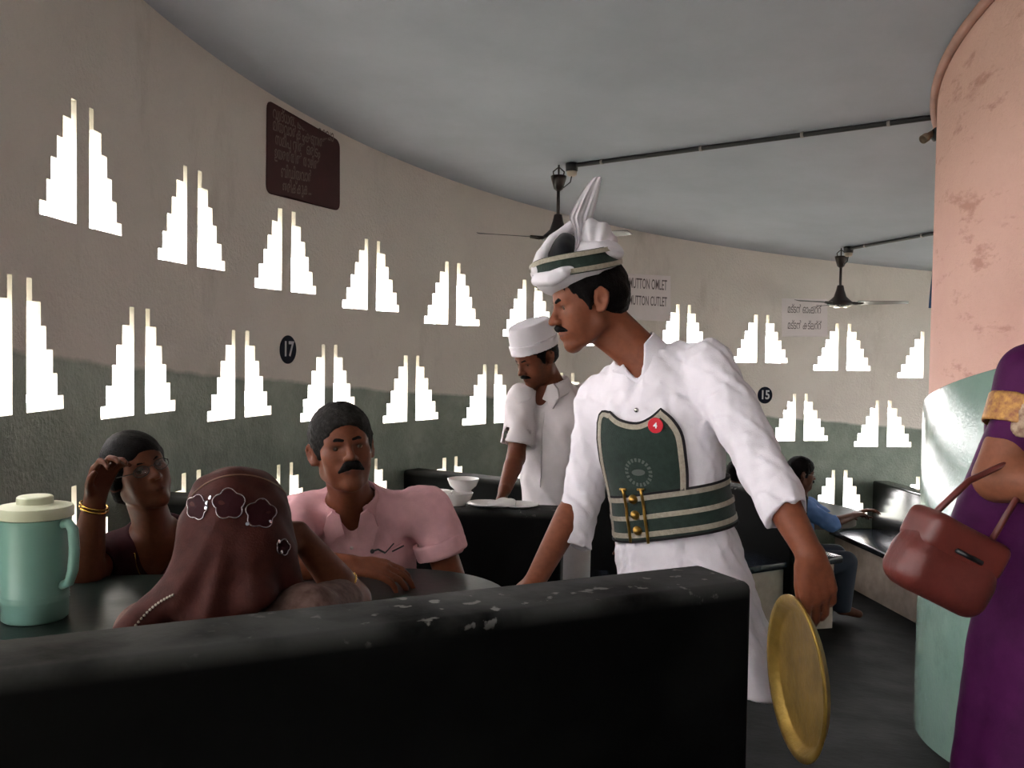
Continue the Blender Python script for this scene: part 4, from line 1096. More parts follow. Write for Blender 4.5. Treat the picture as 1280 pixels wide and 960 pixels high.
    mb = MB(); mb.tube([on(px0 + .075, top - .04, .008), on(px0 + .070, top - .075, .010), on(px0 + .05, top - .088, .010), on(px0 + .02, top - .092, .009)], .0022, 6); mb.build('pen_clip', dk, root, True, local=False)
    Q = SDF()
    for hip, kn, an, toe in ft: Q.u(s_chain([hip, kn, an], [.10, .082, .07]), .03)
    Q.u(s_ell(Pv, (.17, .14, .12)), .04); Q.keep(s_plane((0, 0, zf + .06), (0, 0, -1)), .006)
    sdf_obj('trousers', Q, *bounds([Pv] + [x for f in ft for x in f], .16), .011, mat('dark_trousers', (.03, .03, .035), .85), root)
pink_man()

# ---- seated woman with glasses, hand raised to her hair
def glasses_woman():
    Pv = at(205, 806, 2.98); Nb = at(196, 662, 2.68); T = Loc(Pv, frame_up(Nb - Pv, (.30, -1, 0))); Lt = (Nb - Pv).length
    th = math.atan2(Pv.y - CY, Pv.x - CX) + (2 * math.pi if Pv.y < CY else 0); zf = z_floor(th)
    root = empty('person', (Pv.x, Pv.y, zf)); tag(root, 'woman in glasses and a dark maroon sari with one hand raised to her hair', 'person')
    fw = Vector((.72, -.66, .20)); em = at(186, 585, 2.56); H = Loc(em - fw.normalized() * .072, frame(fw, (-.42, 0, .9)), .95); sk = (.105, .034, .017)
    Rs, Re, Rw = at(142, 694, 2.70), at(106, 716, 2.50), at(119, 622, 2.48)
    Ls, Le, Lw = at(262, 690, 2.74), at(280, 790, 2.66), at(230, 770, 2.45)
    S = SDF(); add_head(S, H, male=False, nose=.96)
    S.u(s_chain([H(0, -.02, -.05), T(0, .01, Lt - .01)], [.050, .056]), .03); S.u(s_cap(H(0, .02, -.085), T(0, .05, Lt - .05), .03, .03), .03)
    torso(S, Pv, T.M, [(-.06, 0, 0, .14, .1), (.2, 0, 0, .12, .1), (Lt - .1, 0, 0, .14, .085), (Lt, 0, 0, .06, .05)])
    for a in (Ls, Rs): S.u(s_cap(T(0, 0, Lt - .05), a, .05, .048), .04)
    add_arm(S, Rs, Re, Rw, (.052, .048, .044, .027)); add_arm(S, Ls, Le, Lw, (.050, .044, .042, .027))
    fwd = (at(131, 585, 2.47) - Rw)
    add_hand(S, Rw, tuple(fwd), (-.75, .55, .05), 1, (.62, .55, .5, .42), spread=.14, thumb=(.75, .5, .5), sc=.93)
    add_hand(S, Lw, (-.8, -.3, -.3), (0, 0, 1), 1, (.4, .4, .4, .4), sc=.92)
    ft = []
    for q in (-1, 1):
        hip = T(q * .09, .02, .0); kn = Vector(tuple(hip)) + Vector((.02 * q + .05, -.38, .03)); an = Vector((kn.x, kn.y + .06, zf + .08)); toe = an + Vector((.02, -.13, -.045)); add_leg(S, hip, kn, an, toe); ft.append((hip, kn, an, toe))
    lo, hi = bounds([H(0, 0, .16), H(0, .15, 0), Ls, Le, Lw, Rs, Re, Rw, at(131, 560, 2.47), ft[0][3], ft[1][3], Pv], .12); lo[2] = zf
    sdf_obj('body', S, lo, hi, .0054, M_SKIN, root, skin_color(H, sk))
    eyes(H, root, (.2, .15)); brows(H, root, .003, .8, M_HAIR); spectacles(H, root, mat('dark_metal_frame', (.02, .018, .016), .35, metal=.6), .024, .0155, .0013)
    G = SDF(); M = H.M; s = H.s
    G.u(s_ell(H(0, -.018, .034), [x * s for x in (.082, .098, .093)], M), .01); G.u(s_ell(H(0, -.085, -.045), [x * s for x in (.055, .045, .055)], M), .03)
    for q in (-1, 1): G.u(s_chain([H(q * .068, .02, .03), H(q * .074, -.01, -.02), H(q * .05, -.06, -.06)], [.018, .016, .02]), .02)
    G.u(s_ell(H(0, .008, .050), [x * s for x in (.074, .086, .068)], M), .02); G.cut(s_ell(H(0, .125, -.042), [x * s for x in (.086, .092, .100)], M), .006); G.disp(ripples(12, 160, tuple(M[:, 1]), .3), .0022)
    sdf_obj('hair', G, *bounds([H(0, -.02, 0)], .17), .0045, M_HAIR, root)
    # blouse and sari
    K = SDF(); torso(K, Pv, T.M, [(-.05, 0, 0, .18, .15), (.15, 0, .02, .165, .14), (Lt - .20, 0, .02, .165, .135), (Lt - .10, 0, 0, .155, .10), (Lt - .03, 0, -.004, .10, .075), (Lt + .0, 0, -.01, .07, .06)])
    for a in (Ls, Rs): K.u(s_cap(T(0, -.005, Lt - .055), a, .060, .056), .045)
    sleeve(K, [Rs, Vector(Rs).lerp(Re, .72)], [.064, .062]); sleeve(K, [Ls, Vector(Ls).lerp(Le, .6)], [.064, .060])
    K.cut(s_chain([H(0, -.02, -.05), T(0, .01, Lt + .0)], [.056, .064]), .004); K.cut(s_chain([T(0, .08, Lt + .0), T(.01, .125, Lt - .12)], [.055, .032]), .006)
    K.disp(ripples(51, 45, tuple(T.M[:, 0]), .3), .004)
    sdf_obj('blouse', K, *bounds([T(.25, .2, -.05), T(-.25, -.2, -.05), T(0, 0, Lt + .05), Ls, Le, Rs, Re], .08), .0058, mat('dark_maroon_blouse', (.030, .008, .011), .85, .08, var=.3, scale=30), root)
    D = SDF(); D.u(s_chain([T(.10, .155, .10), T(.02, .165, Lt - .22), T(-.08, .115, Lt - .08), T(-.125, .02, Lt + .000), T(-.14, -.09, Lt - .06), T(-.13, -.15, .15)], [.085, .075, .055, .055, .06, .07]), .03)
    D.u(s_loft(Pv, T.M, [(-.08, 0, 0, .20, .17), (.12, 0, .02, .175, .155)]), .04)
    KK = SDF(); KK.ops = K.ops[:]
    D.keep(lambda P: KK(P) - .013, .01); D.disp(ripples(52, 75, tuple(T.M[:, 2] - T.M[:, 0] * .8), .15), .005)
    sdf_obj('sari', D, *bounds([T(.25, .2, -.1), T(-.25, -.25, -.1), T(0, 0, Lt + .08), T(-.2, .2, Lt)], .05), .0055, mat('maroon_sari', (.065, .012, .013), .8, .1, var=.5, scale=18, detail=6), root)
    Q = SDF()
    for hip, kn, an, toe in ft: Q.u(s_chain([hip, kn, an], [.12, .12, .13]), .06)
    Q.u(s_ell(Pv, (.19, .17, .13)), .04); Q.keep(s_plane((0, 0, zf + .04), (0, 0, -1)), .006); Q.disp(ripples(53, 35, (0, 0, 1), .2), .008)
    sdf_obj('sari_skirt', Q, *bounds([Pv] + [x for f in ft for x in f], .18), .012, mat('maroon_sari', (.085, .018, .020)), root)
    gold = mat('gold_bangle', (.62, .36, .08), .25, metal=1.0)
    ax = Vector(Rw) - Vector(Re)
    for d_ in (.10, .14): lathe_ring('bangle', Vector(Rw) - ax.normalized() * d_ * .22, ax + Vector((.03, 0, 0)), .036, .0030, gold, root)
    mb = MB(); mb.tube([T(.055 * math.cos(t), .07 + .045 * abs(math.sin(t)), Lt - .02 - .09 * math.sin(t)) for t in np.linspace(0, math.pi, 16)], .0018, 6); mb.build('necklace', gold, root, True, local=False)
glasses_woman()

# ---- woman under a sequinned maroon veil, seen from behind
def veiled_woman():
    hd = at(303, 670, 1.93); Nb = at(292, 765, 1.86); Pv = Vector((Nb.x + .02, Nb.y - .04, CZ - .80)); fwd = Vector((.12, 1, 0)); T = Loc(Pv, frame_up(Nb - Pv, fwd)); Lt = (Nb - Pv).length
    th = math.atan2(Pv.y - CY, Pv.x - CX) + 2 * math.pi; zf = z_floor(th); root = empty('person', (Pv.x, Pv.y, zf))
    tag(root, 'woman seen from behind under a dark maroon veil with silver sequin flowers', 'person')
    H = Loc(hd, frame((.28, .95, -.28), (0, .25, 1)), .97); sk = (.14, .046, .024)
    Rs, Re, Rw = at(382, 772, 1.86), at(440, 750, 2.12), at(374, 668, 2.03)
    Ls, Le, Lw = at(186, 792, 1.84), at(150, 860, 1.98), at(190, 800, 2.2)
    S = SDF(); add_head(S, H, male=False); S.u(s_cap(H(0, -.02, -.05), T(0, .01, Lt - .01), .05, .055), .03)
    torso(S, Pv, T.M, [(-.06, 0, 0, .14, .1), (.2, 0, 0, .12, .1), (Lt - .12, 0, 0, .14, .085), (Lt, 0, 0, .06, .05)])
    for a in (Ls, Rs): S.u(s_cap(T(0, 0, Lt - .07), a, .05, .048), .04)
    add_arm(S, Rs, Re, Rw, (.048, .042, .040, .026)); add_arm(S, Ls, Le, Lw, (.048, .042, .038, .026))
    add_hand(S, Rw, tuple(Vector(H(.055, .06, .0)) - Rw), (.75, -.5, .3), -1, (.35, .35, .35, .38), sc=.92)
    add_hand(S, Lw, (.6, .6, -.3), (0, 0, 1), -1, (.3, .3, .3, .3), sc=.92)
    ft = []
    for q in (-1, 1):
        hip = T(q * .09, .02, .0); kn = Vector(tuple(hip)) + Vector((.02 * q + .05, .40, .02)); an = Vector((kn.x, kn.y - .06, zf + .08)); toe = an + Vector((.02, .13, -.045)); add_leg(S, hip, kn, an, toe); ft.append((hip, kn, an, toe))
    lo, hi = bounds([H(0, 0, .16), Ls, Le, Lw, Rs, Re, Rw, ft[0][3], ft[1][3], Pv], .14); lo[2] = zf
    sdf_obj('body', S, lo, hi, .0055, M_SKIN, root, skin_color(H, sk)); eyes(H, root)
    # dress
    K = SDF(); torso(K, Pv, T.M, [(-.05, 0, 0, .19, .15), (.15, 0, 0, .17, .13), (Lt - .16, 0, 0, .165, .12), (Lt - .06, 0, 0, .13, .09), (Lt - .02, 0, 0, .09, .075)])
    for a in (Ls, Rs): K.u(s_cap(T(0, -.005, Lt - .075), a, .062, .058), .045)
    sleeve(K, [Rs, Vector(Rs).lerp(Re, .80)], [.062, .056]); sleeve(K, [Ls, Vector(Ls).lerp(Le, .75)], [.064, .060])
    K.disp(ripples(61, 60, (1, 0, 0), .3), .004)
    for hip, kn, an, toe in ft: K.u(s_chain([hip, kn, an], [.12, .11, .12]), .05)
    K.keep(s_plane((0, 0, zf + .04), (0, 0, -1)), .006)
    sdf_obj('dress', K, *bounds([T(.25, .2, -.05), T(-.25, -.2, -.05), T(0, 0, Lt + .05), Ls, Le, Rs, Re] + [x for f in ft for x in f], .12), .0075, mat('brown_lace_dress', (.085, .045, .038), .8, .2, var=.6, scale=40, detail=5, col2=(.16, .10, .085)), root)
    # veil
    V_ = SDF(); vp = lambda x, y, d: at(x, y, d)
    V_.u(s_ell(H(0, -.022, .030), [x for x in (.104, .128, .118)], H.M), .02)
    V_.u(s_ell(H(0, -.045, -.040), [.098, .105, .10], H.M), .04)
    V_.u(s_chain([vp(300, 690, 1.87), vp(292, 735, 1.84)], [.098, .092]), .05)
    V_.u(s_chain([vp(262, 715, 1.84), vp(212, 762, 1.80), vp(158, 800, 1.78), vp(140, 850, 1.78)], [.062, .046, .036, .05]), .05)
    V_.u(s_chain([vp(345, 705, 1.88), vp(372, 732, 1.88)], [.050, .022]), .04)
    V_.u(s_chain([vp(250, 770, 1.78), vp(330, 752, 1.79)], [.035, .03]), .04)
    V_.cut(s_ell(H(.02, .135, -.06), [.10, .10, .15], H.M), .01)
    V_.cut(s_ell(vp(350, 772, 1.80), (.075, .09, .030)), .02)
    def drape(P):
        q = P - A3(H(0, -.03, .10)); x = q @ np.array(CAM_R, f32); z = q[:, 2]; a = np.arctan2(x, -(z - .02)); r_ = np.sqrt(x * x + z * z)
        return np.sin(a * 13 + 25 * r_ + 1.5 * np.sin(a * 5)) * np.clip(r_ / .2 - .35, 0, 1.2)
    V_.disp(drape, .009); V_.disp(ripples(63, 70, (0.4, 0, -1), .3), .006)
    vm = mat('maroon_veil', (.052, .0125, .0095), .7, .15, var=.35, scale=30, bump=.15, bscale=250)
    ve = sdf_obj('veil', V_, *bounds([H(0, 0, .16), vp(120, 815, 1.84), vp(390, 760, 1.88), vp(300, 780, 1.7), H(0, .15, 0)], .08), .0046, vm, root)
    sil = mat('silver_sequin', (.30, .26, .26), .25, metal=.8)
    def on(pts, off): return V_.trace([(0, 0, CZ)], camera_rays(pts), off, 3.0, 1.3)
    mg = mat('wine_applique', (.024, .005, .007), .7, .1)
    for cx_, cy_, r_, ro in ((246, 634, 17, .2), (286, 630, 21, .9), (326, 642, 20, .5), (354, 684, 11, .1)):
        pts = []
        for i in range(40):
            t = 2 * math.pi * i / 40; rr = r_ * (.78 + .22 * abs(math.cos(2.5 * t + ro))); sq = .8 if cx_ < 250 or cx_ > 340 else 1
            pts.append((cx_ + rr * sq * math.cos(t), cy_ + rr * .95 * math.sin(t)))
        P = on(pts, .002); mb = MB(); mb.tube(P, .0013, 5, closed=True); fl = mb.build('sequin_flower', sil, ve, True, local=False)
        P2 = on([(cx_, cy_)] + [(cx_ + (x - cx_) * .9, cy_ + (y - cy_) * .9) for x, y in pts], .0012); mesh_obj('applique', P2, [(0, 1 + i, 1 + (i + 1) % 40) for i in range(40)], mg, fl)
    for (x, y) in ((258, 628), (262, 622), (257, 634), (309, 655), (338, 652), (352, 690), (349, 677)):
        p = on([(x, y)], .003)[0]; n = V_.grad([p])[0]; mb = MB(); mb.lathe([(.0005, -.001), (.0036, -.001), (.0036, .0005), (.0005, .001)], 10, p, n); mb.build('sequin', mat('bright_sequin', (.75, .75, .8), .12, metal=1.0), ve, False, local=False)
    for i in range(15):
        a = i / 14; p = on([(166 + 50 * a, 786 - 42 * a - 6 * math.sin(a * 3.1))], .003)[0]; n = V_.grad([p])[0]; mb = MB(); mb.lathe([(.0005, -.0015), (.0026, -.001), (.0025, .001), (.0005, .0015)], 8, p, n); mb.build('border_sequin', mat('gilt_sequin', (.26, .23, .18), .4, metal=.6), ve, False, local=False)
    P = on([(228 + 125 * a, 628 - 38 * math.sin(math.pi * (a * .88 + .06)) ** .6) for a in np.linspace(0, 1, 24)], .0015) if False else on([(300 + 70 * math.cos(t), 648 - 55 * math.sin(t)) for t in np.linspace(2.6, .6, 24)], .001)
    mb = MB(); mb.tube(P, .0016, 6); mb.build('veil_piping', mat('brown_gilt_piping', (.16, .085, .05), .5), ve, True, local=False)
    ax = Vector(Rw) - Vector(Re); lathe_ring('bangle', Vector(Re).lerp(Rw, .22), ax, .041, .0028, mat('gold_bangle', (.62, .36, .08)), root)
veiled_woman()

# ---- second waiter: round cap, white shirt, bending over the bench back
def cap_waiter():
    Pv = at(692, 668, 4.16); Nb = at(694, 482, 4.08); T = Loc(Pv, frame_up(Nb - Pv, (-.62, -.78, 0))); Lt = (Nb - Pv).length
    th = math.atan2(Pv.y - CY, Pv.x - CX) + (2 * math.pi if Pv.y < CY else 0); zf = z_floor(th)
    root = empty('person', (Pv.x, Pv.y, zf)); tag(root, 'waiter in a round white cap and white shirt looking down', 'person')
    H = Loc(at(670, 446, 4.02), frame((-.70, -.52, -.45), (-.25, -.2, 1)), 1.0); sk = (.135, .042, .021)
    Rs, Re, Rw = at(652, 500, 4.04), at(645, 572, 3.98), at(631, 612, 3.78)
    Ls, Le, Lw = at(738, 498, 4.14), at(778, 585, 4.16), at(796, 655, 4.05)
    S = SDF(); add_head(S, H); S.u(s_chain([H(0, -.02, -.05), T(0, .012, Lt - .01)], [.05, .056]), .03)
    torso(S, Pv, T.M, [(-.06, 0, 0, .13, .09), (.2, 0, 0, .12, .085), (Lt - .1, 0, 0, .14, .085), (Lt, 0, 0, .06, .05)])
    for a in (Ls, Rs): S.u(s_cap(T(0, 0, Lt - .06), a, .05, .045), .04)
    add_arm(S, Ls, Le, Lw, (.046, .040, .040, .028)); add_arm(S, Rs, Re, Rw, (.046, .040, .040, .028))
    add_hand(S, Rw, (-.35, -.35, -.85), (-.6, .1, .5), 1, (.55, .5, .5, .5), spread=.06, thumb=(.5, .5, .3))
    add_hand(S, Lw, (-.3, -.5, -.6), (.3, -.5, .6), 1, (.4, .4, .4, .4))
    ft = []
    for q in (-1, 1):
        hip = T(q * .085, 0, -.02); kn = Vector((hip[0] + .01, hip[1] - .02, zf + .47)); an = Vector((hip[0] + .02, hip[1] + .03, zf + .075)); toe = an + Vector((-.09, -.11, -.045)); add_leg(S, hip, kn, an, toe, (.07, .05, .036)); ft.append((hip, kn, an, toe))
    lo, hi = bounds([H(0, 0, .16), H(0, .15, 0), Ls, Le, Lw, Rs, Re, Rw, ft[0][3], ft[1][3], Pv], .13); lo[2] = zf
    sdf_obj('body', S, lo, hi, .0062, M_SKIN, root, skin_color(H, sk, stubble=.3)); eyes(H, root, (0, -.3)); brows(H, root, .0035, 1.0, M_HAIR); moustache(H, root, .0032, M_HAIR, .95, 1.0)
    short_hair(H, root, .0055, M_HAIR, nape=-.055, seed=14)
    C = SDF(); cf = frame_up(H.M[:, 2] * 1.0 - H.M[:, 1] * .12, H.M[:, 1]); C.u(s_loft(H(0, -.012, .040), cf, [(-.005, 0, 0, .092, .110), (.03, 0, 0, .093, .112), (.085, 0, 0, .088, .108), (.115, 0, 0, .080, .100)]), .01); C.disp(ripples(71, 50, tuple(cf[:, 0]), .3), .002)
    C.cut(s_loft(H(0, -.012, .040), cf, [(-.06, 0, 0, .086, .104), (.02, 0, 0, .086, .104)]), .004)
    cp = sdf_obj('cap', C, *bounds([H(0, 0, .09)], .16), .005, M_WHITE, root)
    C = SDF(); C.u(s_loft(H(0, -.012, .040), cf, [(-.008, 0, 0, .097, .115), (.038, 0, 0, .098, .117)]), .01); C.cut(s_loft(H(0, -.012, .040), cf, [(-.06, 0, 0, .089, .107), (.09, 0, 0, .089, .107)]), .003)
    sdf_obj('cap_brim', C, *bounds([H(0, 0, .06)], .16), .005, M_WHITE, cp)
    K = SDF(); torso(K, Pv, T.M, [(-.02, 0, 0, .160, .125), (.12, 0, 0, .152, .118), (Lt - .20, 0, .005, .165, .115), (Lt - .10, 0, 0, .155, .100), (Lt - .03, 0, -.004, .10, .078), (Lt + .005, 0, -.01, .072, .066)])
    for a in (Ls, Rs): K.u(s_cap(T(0, -.005, Lt - .065), a, .062, .058), .045)
    sleeve(K, [Rs, Vector(Rs).lerp(Re, .82)], [.070, .076]); sleeve(K, [Ls, Vector(Ls).lerp(Le, .75)], [.068, .070])
    K.cut(s_chain([H(0, -.02, -.05), T(0, .012, Lt - .01)], [.056, .064]), .004); K.cut(s_chain([T(0, .085, Lt + .0), T(0, .115, Lt - .09)], [.034, .010]), .006)
    K.disp(ripples(72, 85, tuple(T.M[:, 2] + T.M[:, 0] * .5), .15), .009)
    sh = sdf_obj('shirt', K, *bounds([T(.22, .2, -.05), T(-.22, -.2, -.05), T(0, 0, Lt + .05), Ls, Le, Rs, Re], .08), .006, M_WHITE2, root)
    shirt_collar(T, Lt, H, M_WHITE2, sh, [(-.02, 0, 0, .160, .125), (.12, 0, 0, .152, .118), (Lt - .20, 0, .005, .165, .115), (Lt - .10, 0, 0, .155, .100), (Lt - .03, 0, -.004, .10, .078), (Lt + .005, 0, -.01, .072, .066)], (Ls, Rs), .066)
    KP = SDF(); KP.ops = [K.ops[0], K.ops[-1]]; V = []
    for j in range(18):
        for x in (-.016, .016): V.append(KP.trace([tuple(T(x, .4, Lt - .10 - .34 * j / 17))], [tuple(-T.M[:, 1])], .004, .7)[0])
    mesh_obj('placket', V + [v - T.M[:, 1] * .005 for v in V], [(2 * j, 2 * j + 1, 2 * j + 3, 2 * j + 2)[::-1] for j in range(17)] + [(2 * j, 2 * j + 2, 2 * j + 38, 2 * j + 36) for j in range(17)] + [(2 * j + 1, 2 * j + 37, 2 * j + 39, 2 * j + 3) for j in range(17)], M_WHITE2, sh)
    Q = SDF()
    for hip, kn, an, toe in ft: Q.u(s_chain([hip, kn, an], [.10, .085, .078]), .03)
    Q.u(s_loft(Pv, T.M, [(-.12, 0, 0, .13, .095), (.04, 0, 0, .14, .1)]), .04); Q.keep(s_plane((0, 0, zf + .06), (0, 0, -1)), .006)
    sdf_obj('trousers', Q, *bounds([Pv] + [x for f in ft for x in f], .16), .011, M_WHITE2, root)
cap_waiter()

# ---- woman in purple walking past the core with a red-brown bag on her arm
def purple_woman():
    Nb = at(1336, 418, 2.02); zf0 = z_floor(math.atan2(Nb.y - CY, Nb.x - CX) + 2 * math.pi); Pv = Vector((Nb.x - .0, Nb.y - .02, zf0 + .92)); T = Loc(Pv, frame_up(Nb - Pv, (-.85, -.45, 0))); Lt = (Nb - Pv).length; zf = zf0
    root = empty('person', (Pv.x, Pv.y, zf)); tag(root, 'woman in a purple sari with gold-edged sleeve walking past the pink core', 'person')
    H = Loc(at(1358, 320, 2.0), frame((-.80, -.60, -.08), (0, 0, 1)), .96); sk = (.21, .075, .040)
    Ls, Le, Lw = at(1292, 470, 1.98), at(1248, 598, 1.96), at(1366, 612, 1.80)
    Rs, Re, Rw = at(1420, 465, 2.16), at(1476, 600, 2.22), at(1490, 730, 2.10)
    S = SDF(); add_head(S, H, male=False); S.u(s_cap(H(0, -.02, -.05), T(0, .01, Lt - .01), .05, .055), .03)
    torso(S, Pv, T.M, [(-.06, 0, 0, .14, .1), (.2, 0, 0, .12, .095), (Lt - .12, 0, 0, .14, .085), (Lt, 0, 0, .06, .05)])
    for a in (Ls, Rs): S.u(s_cap(T(0, 0, Lt - .06), a, .05, .050), .04)
    add_arm(S, Ls, Le, Lw, (.056, .050, .045, .028)); add_arm(S, Rs, Re, Rw, (.052, .046, .042, .028))
    add_hand(S, Lw, (.95, -.2, .0), (0, -.6, .8), -1, (.6, .6, .6, .6), sc=.93); add_hand(S, Rw, (0, -.1, -1), (.9, .2, 0), 1, (.4, .4, .4, .4), sc=.93)
    ft = []
    for q in (-1, 1):
        hip = T(q * .09, 0, -.02); kn = Vector((hip[0] - .02, hip[1], zf + .47)); an = Vector((hip[0] + (.06 if q > 0 else -.06), hip[1], zf + .08)); toe = an + Vector((-.12, -.06, -.045)); add_leg(S, hip, kn, an, toe, (.075, .052, .036)); ft.append((hip, kn, an, toe))
    lo, hi = bounds([H(0, 0, .16), H(0, .15, 0), Ls, Le, Lw, Lw + Vector((-.12, 0, 0)), Rs, Re, Rw, ft[0][3], ft[1][3], Pv], .13); lo[2] = zf
    sdf_obj('body', S, lo, hi, .006, M_SKIN, root, skin_color(H, sk)); eyes(H, root); brows(H, root, .0035, .8, M_HAIR)
    G = SDF(); M = H.M
    G.u(s_ell(H(0, -.018, .034), (.080, .096, .091), M), .01); G.u(s_chain([H(0, -.09, -.03), H(0, -.11, -.12), H(0, -.12, -.30)], [.045, .032, .02]), .03); G.u(s_ell(H(0, .008, .050), (.073, .085, .068), M), .02); G.cut(s_ell(H(0, .125, -.042), (.086, .092, .100), M), .006); G.disp(ripples(82, 160, tuple(M[:, 1]), .3), .002)
    sdf_obj('hair', G, *bounds([H(0, -.02, .1), H(0, -.1, -.34)], .13), .006, M_HAIR, root)
    mp = mat('purple_silk', (.060, .007, .052), .6, .1, var=.3, scale=14, bump=.1, bscale=200)
    K = SDF(); torso(K, Pv, T.M, [(-.05, 0, 0, .17, .13), (.12, 0, .01, .15, .12), (Lt - .20, 0, .02, .16, .13), (Lt - .10, 0, 0, .15, .10), (Lt - .03, 0, 0, .10, .075), (Lt + .0, 0, -.01, .07, .06)])
    for a in (Ls, Rs): K.u(s_cap(T(0, -.005, Lt - .065), a, .062, .060), .045)
    sleeve(K, [Ls, Vector(Ls).lerp(Le, .46)], [.068, .066]); sleeve(K, [Rs, Vector(Rs).lerp(Re, .46)], [.066, .064])
    K.cut(s_chain([H(0, -.02, -.05), T(0, .01, Lt + .0)], [.056, .068]), .004); K.disp(ripples(83, 45, tuple(T.M[:, 2]), .3), .004)
    bl = sdf_obj('blouse', K, *bounds([T(.25, .2, -.05), T(-.25, -.2, -.05), T(0, 0, Lt + .05), Ls, Le, Rs, Re], .08), .0065, mp, root)
    for a, e_ in ((Ls, Le), (Rs, Re)):
        ax = (Vector(e_) - Vector(a)); e1 = Vector(a).lerp(e_, .40); dr = ax.normalized(); R_ = SDF(); R_.u(s_cap(e1 - dr * .035, e1 + dr * .03, .072, .069), .004); R_.keep(s_plane(tuple(e1 + dr * .032), tuple(dr)), .004); R_.keep(s_plane(tuple(e1 - dr * .036), tuple(-dr)), .004); R_.cut(s_cap(e1 - dr * .1, e1 + dr * .1, .064, .060), .003)
        sdf_obj('sleeve_border', R_, *bounds([e1], .12), .005, mat('gold_brocade', (.50, .26, .06), .5, .5, metal=.3, var=.5, scale=70, col2=(.22, .08, .04)), bl)
    D = SDF(); zh = zf + .03
    def drape(P):
        q = P - A3(Pv); z = P[:, 2]; tt = np.clip((Pv.z + .12 - z) / .95, 0, 1); an = np.arctan2(q[:, 1], q[:, 0]); rx = .165 + .10 * tt ** 1.2 + .012 * tt * np.sin(an * 9) + .008 * np.sin(an * 5 + z * 8)
        ry = .125 + .085 * tt ** 1.2 + .012 * tt * np.sin(an * 9); k = np.sqrt((q[:, 0] / rx) ** 2 + (q[:, 1] / ry) ** 2); return np.maximum((k - 1) * np.minimum(rx, ry), np.maximum(zh - z, z - Pv.z - .16))
    D.u(drape, .02); D.u(s_chain([T(.10, .13, .08), T(.02, .15, Lt - .22), T(-.08, .10, Lt - .06), T(-.12, .0, Lt - .0), T(-.13, -.12, Lt - .10), T(-.12, -.16, .0), T(-.12, -.17, -.35)], [.08, .06, .05, .05, .06, .07, .08]), .03); D.disp(ripples(84, 60, (.2, 0, 1), .2), .005)
    KK = SDF(); KK.ops = K.ops[:]
    sa = sdf_obj('sari', D, *bounds([T(.25, .25, 0), T(-.25, -.28, 0), T(0, 0, Lt + .08), (Pv.x - .26, Pv.y - .24, zf), (Pv.x + .26, Pv.y + .24, zf)], .05), .0075, mp, root)
    pb = [T(-.03, .205, Lt - .20), T(-.085, .155, Lt - .06), T(-.135, .03, Lt + .058), T(-.15, -.11, Lt - .02)]
    B = SDF(); B.u(s_chain(pb, [.030, .028, .026, .03]), .01); DD = SDF(); DD.ops = D.ops[:]
    B.keep(lambda P: np.minimum(DD(P), KK(P)) - .006, .003); sdf_obj('sari_border', B, *bounds(pb, .06), .006, mat('cream_brocade', (.42, .30, .20), .6, .4, var=.6, scale=60, col2=(.16, .08, .05)), sa)
    # bag (a thing of its own, hung on her forearm)
    bg = empty('handbag', tuple(at(1176, 765, 1.86))); tag(bg, 'red-brown leather handbag hanging from the arm of the woman in purple', 'bag')
    bc = at(1180, 702, 1.86); ax_ = Vector((.86, .10, -.42)).normalized(); Mb = np.array([ax_, Vector((0, 1, 0)) - ax_ * ax_.y, (0, 0, 0)]); Mb[1] /= np.linalg.norm(Mb[1]); Mb[2] = np.cross(Mb[0], Mb[1]); Mb = Mb.T
    B = SDF(); B.u(s_box(bc, (.090, .050, .075), Mb, .030), .01); B.u(s_box(bc - Vector(Mb[:, 2]) * .03, (.098, .058, .05), Mb, .035), .03); B.disp(ripples(85, 40), .004)
    le = mat('red_brown_leather', (.12, .022, .017), .45, .5, var=.3, scale=12, bump=.15, bscale=60)
    sdf_obj('bag_body', B, *bounds([bc], .16), .006, le, bg)
    F_ = SDF(); F_.u(s_box(bc + Vector(Mb[:, 2]) * .045, (.094, .056, .040), Mb, .02), .01); F_.disp(ripples(86, 40), .003); fl = sdf_obj('bag_flap', F_, *bounds([bc], .16), .006, mat('red_brown_leather_flap', (.13, .024, .018), .4, .5, var=.3, scale=12), bg)
    mb = MB(); a0 = bc + Vector(Mb[:, 0]) * .07 + Vector(Mb[:, 2]) * .07; a1 = bc - Vector(Mb[:, 0]) * .07 + Vector(Mb[:, 2]) * .07; top = Vector(Lw).lerp(Le, .80) + Vector((0, 0, .047))
    mb.tube([a0, a0.lerp(top, .6) + Vector((.03, 0, 0)), top, a1.lerp(top, .6) + Vector((-.03, 0, 0)), a1], .007, 8); mb.build('bag_strap', le, bg, True, local=False)
    mb = MB(); q = bc + Vector(Mb[:, 2]) * .03 - Vector(Mb[:, 1]) * .064; mb.tube([q - Vector(Mb[:, 0]) * .03, q + Vector(Mb[:, 0]) * .03], .005, 8); mb.build('bag_buckle', mat('black_plastic', (.012, .012, .014)), bg, True, local=False)
purple_woman()

